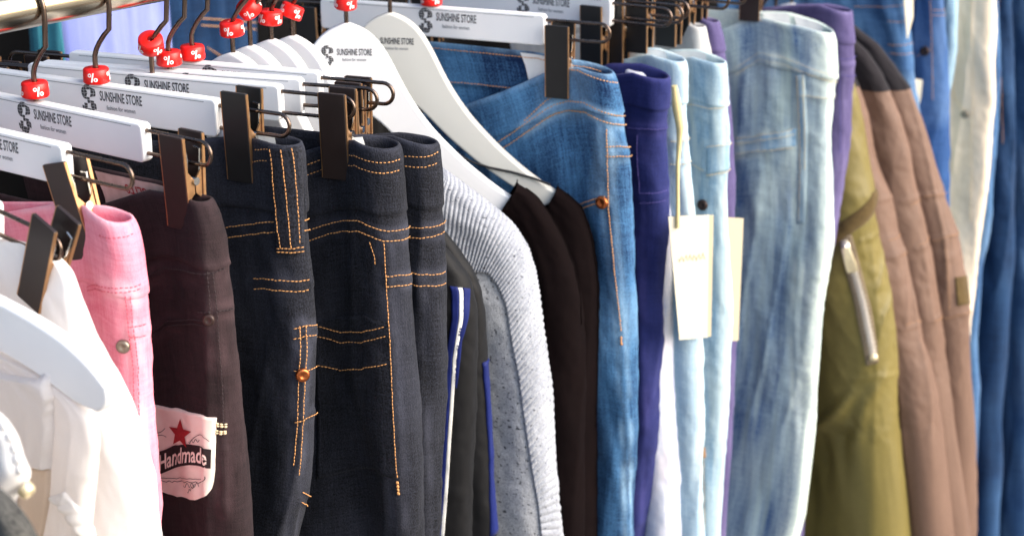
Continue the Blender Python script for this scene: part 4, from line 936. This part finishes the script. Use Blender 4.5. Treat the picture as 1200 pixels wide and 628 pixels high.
for i, (lab, pl, top, ed) in enumerate((
    ('brown jacket with a black yoke, against the olive jacket', (1052,270,.81), (1005,102), [(985,50),(1003,92),(1010,108),(1019,135),(1028,180),(1034,200),(1045,230),(1053,270),(1064,295),(1078,350),(1085,400),(1093,430),(1101,468),(1110,540),(1119,628)]),
    ('brown jacket with a black yoke, middle one of its three', (1087,270,.79), (1046,105), [(985,28),(1003,48),(1020,64),(1035,85),(1046,105),(1060,140),(1070,180),(1078,230),(1087,270),(1096,310),(1104,360),(1109,420),(1116,468),(1126,540),(1138,628)]),
    ('brown jacket with a black yoke and a dark square badge', (1124,275,.768), (1068,103), [(985,18),(1003,32),(1030,52),(1050,78),(1068,103),(1085,150),(1098,190),(1111,235),(1124,275),(1131,310),(1138,350),(1141,400),(1144,468),(1145,540),(1145,628)]))):
    g = Garment('brown_jacket', lab, 'jacket', pl, None, ed, yaw=13, T=((0,.006),(.06,.016),(.14,.026),(.4,.03)), lam=.06, seed=52+i, shoulder=True, seams=[[[(1026,236),(1038,233),(1046,231)],[(1040,302),(1052,298),(1066,292)],[(1056,386),(1074,381),(1087,376)],[(1060,300),(1062,380)]],[[(1056,236),(1068,233),(1078,230)],[(1074,292),(1088,284),(1096,276)],[(1090,378),(1098,373),(1106,368)],[(1082,290),(1094,376)]],[[(1082,230),(1098,228),(1110,226)],[(1093,282),(1110,276),(1124,272)],[(1106,373),(1124,368),(1140,360)],[(1108,282),(1112,368)]]][i], group='brown jackets with black yokes',
                folds=((.0035,14,3,10),(.0008,50,14,-20)))
    vy = g.pix(*top)[1]
    g.body(D['brown'], name='shell', v0=vy-.003); g.body(D['brownyoke'], name='yoke', v0=0, v1=vy, off=.0006)
    base = [e for e in ed if e[1] > 260]
    if i == 0: st = [[(1040,282),(1052,278),(1058,272)],[(1056,300),(1078,290)],[(1060,380),(1074,376),(1086,372)]]; bp = None
    elif i == 1: st = [[(1066,240),(1078,232)],[(1074,288),(1088,276)],[(1092,376),(1104,370)]]
    else: st = [[(1082,230),(1098,228),(1110,226)],[(1093,282),(1110,276),(1124,272)],[(1108,290),(1112,365)],[(1106,373),(1124,368),(1138,362)]]
    g.stitches(st, M['thread_dk'], pitch=.003, ln=.0022, r=.0003)
    if i == 2: g.quad('badge', [(1119,325),(1132,323),(1136,356),(1122,358)], D['olivedk'], .0016)
    shoulder_hanger('white shoulder hanger under the brown jacket '+('against the olive one', 'in the middle', 'with the badge')[i], g.O[0], g.yaw, 'white', None, ring=None, logo=False, garment=g, thick=.006)
# jeans at the far end
FAR = (
 ('blue_jeans', 'bright blue jeans behind the black yokes', (1066,20,.885), [(1060,-60),(1064,0),(1068,50),(1071,103),(1080,160),(1085,300),(1090,628)], 'midblue', 'jeans', .02),
 ('blue_jeans', 'royal blue jeans with a dark rivet behind the cream tag', (1111,60,.855), [(1108,-60),(1111,0),(1112,100),(1112,200),(1114,400),(1114,628)], 'royal', 'jeans', .02),
 ('pale_jeans', 'sliver of greenish pale jeans next to the cream trousers', (1127,20,.86), [(1125,-60),(1124,0),(1120,60),(1112,110),(1106,200),(1100,400)], 'lightA', 'jeans', .012),
 ('cream_trousers', 'cream trousers with a small button near the far end', (1165,50,.835), [(1162,-60),(1164,0),(1166,60),(1166,120),(1162,200),(1155,260),(1146,330),(1141,370),(1136,430),(1130,628)], 'creamd', 'trousers', .013),
 ('blue_jeans', 'thin edge of sky blue jeans beside the cream trousers', (1169,60,.84), [(1167,-60),(1170,0),(1171,60),(1170,150),(1164,250),(1153,308),(1146,400),(1142,628)], 'midblue', 'jeans', .01),
 ('navy_jeans', 'navy jeans with a lighter outer fold at the far end', (1190,100,.835), [(1186,-60),(1190,0),(1191,100),(1191,200),(1190,308),(1183,380),(1176,468),(1174,540),(1171,628)], 'navyd', 'jeans', .02),
 ('navy_jeans', 'plain navy jeans at the far edge', (1200,150,.845), [(1198,-60),(1199,60),(1200,150),(1201,300),(1201,628)], 'navyd', 'jeans', .02),
 ('blue_jeans', 'blue jeans furthest along the rail', (1222,150,.82), [(1220,-60),(1221,60),(1222,150),(1221,300),(1219,628)], 'midblue', 'jeans', .02))
FG = []
for i, (nm, lab, pl, ed, mt, ct, T) in enumerate(FAR):
    g = Garment(nm, lab, ct, pl, None, ed, yaw=(30,12,12,24,12,12,12,12)[i], T=((0,T*.8),(.3,T)), seed=60+i, folds=((.004,20,4,6),(.002,60,10,-14)), sag=((0,0),(.3,0)), group={'blue_jeans':'blue jeans at the far end','navy_jeans':'navy jeans at the far end','pale_jeans':'pale jeans'}.get(nm))
    g.body(D[mt], name='legs'); FG.append(g)
    trouser_hanger('white clip hanger of the '+lab.replace(' behind the cream tag','').replace(' beside the cream trousers',''), g.O[0], g.yaw, max(.118, g.L-.05), ring=.02, mat='clipblack', dz=0)
FG[0].stitches([[(1000,8),(1030,8),(1062,4)],[(1040,25),(1066,22)],[(1040,52),(1068,50)],[(1042,62),(1069,62)]], M['thread_dk'])
FG[1].stitches([[(1090,0),(1092,60),(1093,120)],[(1074,66),(1090,60)],[(1092,12),(1110,10)],[(1092,18),(1110,17)]], M['thread_dk'])
FG[1].disc('rivet', (1084,60), .006, M['darkbutton'])
FG[3].stitches([[(1112,95),(1122,120),(1138,135)],[(1138,0),(1138,180),(1137,260)]], M['thread_lt'])
FG[3].disc('button', (1131,134), .005, M['pewter'])
FG[5].stitches([[(1170,0),(1173,100),(1175,170)]], M['thread_dk'])
# card tags on strings
def card(label, c4, depthpt, ang, mat, string=None, group='cream card tags', mark=None):
    """a vertical card through a point, corners where their sight lines meet its plane"""
    Pp = np.asarray(depthpt); nn = np.array([cos(ang), sin(ang), 0.0]); C = [ray(*c)*((Pp@nn)/(ray(*c)@nn))+np.array([0,0,ZC]) for c in c4]
    o = np.mean(C, 0); e = empty('card_tag', o); tag(e, label, 'price tag', group)
    n = Vector(nn)*.0005; mb = MB(); vs = [Vector(c-o)+n for c in C]+[Vector(c-o)-n for c in C]
    mb.add(vs, [(0,1,2,3),(7,6,5,4),(0,4,5,1),(1,5,6,2),(2,6,7,3),(3,7,4,0)]); mb.build('card', M[mat], e, smooth=False)
    if mark:
        q = [Vector(ray(*c)*((Pp@nn)/(ray(*c)@nn))+np.array([0,0,ZC])-o-np.array(nn)*.0008) for c in mark]
        MB().tube(q, .00032, 5).build('faint_script', M['scriptgold'], e)
    if string:
        pts = [ray(*c)*((Pp@nn)/(ray(*c)@nn))+np.array([0,0,ZC])-o-np.array(nn)*.002 for c in string]
        mb = MB().tube(pts, [.0026,.0042,.0036,.0024,.0018,.0017,.0021][:len(pts)], 8); mb.build('string', M['string'], e)
    return e
ptA = LA.world(np.array([0.0]), np.array([.12]))[0][0]-np.array([0,0,ZC])
off = np.array([-.02,-.03,0])
card('cream card tag on a knotted string against the pale jeans', [(783,254),(831,252),(829,395),(796,398)], ptA+off, radians(60), 'card', string=[(789,100),(792,125),(796,150),(795,165),(793,190),(793,230),(793,266)], mark=[(795+i*1.5, 303+4*sin(i*1.9)-.15*i) for i in range(22)])
card('cream card tag tucked right behind the one on the string', [(800,253),(836,252),(833,394),(810,396)], ptA+off+np.array([.006,.010,0]), radians(58), 'card_shaded')
ptB = LB.world(np.array([0.02]), np.array([.12]))[0][0]-np.array([0,0,ZC])
card('narrow cream card tag peeping out behind the slim pale jeans', [(835,254),(871,256),(865,399),(838,399)], ptB+np.array([.040,.0,0]), radians(62), 'card_shaded')
ptC = FG[0].world(np.array([0.0]), np.array([.1]))[0][0]-np.array([0,0,ZC])
card('cream card tag in front of the royal blue jeans', [(1060,90),(1096,97),(1093,156),(1072,150)], ptC+np.array([.02,.0,0]), radians(55), 'card')
card('tall cream tag strip on the edge of the bright blue jeans', [(1056,-40),(1070,-40),(1070,20),(1063,47)], ptC+np.array([.006,-.02,0]), radians(60), 'card')
# near left corner: second white blouse on its own hanger, lace, woollen coat
W2O = ([(-60,320),(-20,340),(0,350),(40,371),(80,397),(110,424),(131,452)], [(-60,378),(0,404),(50,434),(100,472),(122,480)])
Pw = aty(135,445,.72); W2x, W2y = Pw[0], 0.0
_keep = _SH; shoulder_hanger('blue white shoulder hanger in the near corner, over the white blouse', W2x, W2y, 'white', W2O, ring=.02, logo=False, thick=.010); _SH = _keep
W2 = Garment('white_blouse', 'thin white blouse with a short hemmed sleeve under the near shoulder hanger', 'blouse', (135,445,.72), None,
    [(-50,392),(0,404),(50,434),(95,468),(112,490),(118,520),(116,560),(108,628)], yaw=0, shoulder=True, T=((0,.004),(.06,.008),(.3,.012)), lam=.04, folds=((.005,24,4,10),(.002,60,8,-14)), seed=14, far=.2, group='white blouses')
W1.root['group'] = 'white blouses'
W2.body(D['whitesheer'], name='bodice')
W2.surfpx('sleeve', [(-30,432),(-25,480),(-20,535)], [(60,446),(64,500),(60,548)], D['whitesheer'], .006, 40, 20)
W2.surfpx('inner_patch', [(22,545),(24,580),(20,640)], [(60,550),(58,590),(48,640)], D['beige'], .002, 20, 10)  # beige patch: shade below the sleeve put into the colour
W2.surfpx('lace_hem', [(60,582),(80,603),(100,640)], [(76,576),(98,600),(122,640)], D['whitecloth'], .002, 60, 8, fn=lambda t, w: .0012*np.abs(np.sin(t*16))*(1-w))
W3 = Garment('lace_blouse', 'white lace blouse with a scalloped cuff at the lower near corner', 'blouse', (27,560,.69), None,
    [(-40,462),(-10,482),(4,492),(14,510),(21,530),(26,552),(26,566),(20,576),(8,590),(0,628)], yaw=0, shoulder=True, T=((0,.004),(.06,.009),(.3,.012)), folds=((.003,24,8,10),(.0022,90,90,0)), seed=15, far=.2)
W3.body(D['whitecloth'], name='cuff')
W3.stitches([[(0,494),(10,508),(17,526),(22,546),(24,562)]], D['whitecloth'], name='lace_edge', pitch=.0062, ln=.0058, r=.0026, off=.001)
W3.disc('bead', (25,568), .0045, M['gold'], off=.003, h=.004)
W4 = Garment('charcoal_coat', 'charcoal woollen coat shoulder in the bottom near corner', 'coat', (20,602,.66), None,
    [(-60,552),(-20,570),(0,580),(18,600),(34,624),(48,660),(56,720)], yaw=0, shoulder=True, T=((0,.006),(.06,.014),(.3,.02)), seed=16, far=.2)
W4.body(D['wool'], name='bodice')
# back row seen under the rail
def back_garment(name, label, cat, c4, y, mat, part, seed):
    xs_ = [aty(*c, y) for c in c4]; x0 = min(p[0] for p in xs_); x1 = max(p[0] for p in xs_); zt = max(p[2] for p in xs_)+.02
    e = empty(name, ((x0+x1)/2, y, zt+ZC)); tag(e, label, cat); n = 40; m = 24; vs = []; uv = []
    for sg in (-1, 1):
        for j in range(m):
            for i in range(n):
                a = i/(n-1); x = (x0-x1)/2+(x1-x0)*a; z = -.6*j/(m-1); f = (.006*vnoise(np.array(a*7), np.array(j*.12), seed)+.003*vnoise(np.array(a*19), np.array(j*.2), seed+3))
                vs.append((x, sg*.014*sin(pi*a)**.5+float(f)*(1 if j else .3), z)); uv.append((x, z))
    fs = []
    for s_ in range(2):
        for j in range(m-1):
            for i in range(n-1):
                b = s_*n*m+j*n+i; fs.append((b, b+1, b+n+1, b+n))
    for i in range(n-1): fs.append((i, i+1, n*m+i+1, n*m+i))
    link_mesh(part, vs, fs, D[mat], e, uv=uv); return e, x0, x1, zt
back_garment('lilac_shirt', 'lilac blue shirt hanging behind the rail at the near end', 'shirt', [(66,-40),(192,-40),(200,90),(70,90)], 1.42, 'violet', 'bodice', 1)
e, x0, x1, zt = back_garment('navy_jeans', 'navy jeans with pale stitching behind the rail', 'jeans', [(188,-30),(300,-30),(300,120),(190,120)], 1.46, 'navyd', 'legs', 4)
for ln_ in ([(236,22),(268,24),(300,27)], [(236,30),(268,32),(300,35)], [(243,56),(262,68),(285,72)]):
    MB().tube([aty(*c, 1.438)+np.array([0,0,ZC])-np.array(e.location) for c in ln_], .0007, 5).build('stitching', M['thread_dk'], e)
back_garment('teal_shirt', 'teal shirt showing as a narrow strip behind the first hook', 'shirt', [(44,-40),(64,-40),(64,70),(44,70)], 1.40, 'teal', 'bodice', 6)
# ------------------------------------------------------------------ light and camera
w = bpy.data.worlds.new('World'); scene.world = w; w.use_nodes = True
nt = w.node_tree; bg = nt.nodes['Background']; sky = nt.nodes.new('ShaderNodeTexSky'); sky.sky_type = 'NISHITA'; sky.sun_disc = False
SD = Vector((.30, -.80, .52)).normalized()          # towards the sun
el = math.asin(SD.z); az = math.atan2(SD.x, SD.y)
sky.sun_elevation = el; sky.sun_rotation = az; sky.air_density = 1.0; sky.dust_density = 3.0
nt.links.new(sky.outputs[0], bg.inputs[0]); bg.inputs[1].default_value = .145
sd = bpy.data.lights.new('sun', 'SUN'); sd.energy = 1.8; sd.angle = radians(60); sd.color = (1, .97, .93)
so = bpy.data.objects.new('sun', sd); col.objects.link(so); so.rotation_euler = SD.to_track_quat('Z', 'Y').to_euler(); so.location = (0, -2, 4)
cd = bpy.data.cameras.new('camera'); cam = bpy.data.objects.new('camera', cd); col.objects.link(cam); scene.camera = cam
cam.location = (0, 0, ZC); cd.sensor_width = 36; cd.lens = 60; cd.clip_start = .05; cd.clip_end = 200
Rm = Matrix((Vector(CR), Vector(CU), -Vector(CF))).transposed(); cam.rotation_euler = Rm.to_euler()
cd.dof.use_dof = True; cd.dof.focus_distance = 1.24; cd.dof.aperture_fstop = 8
vs_ = scene.view_settings; vs_.view_transform = 'Standard'; vs_.look = 'None'; vs_.gamma = 1; vs_.exposure = 1.1
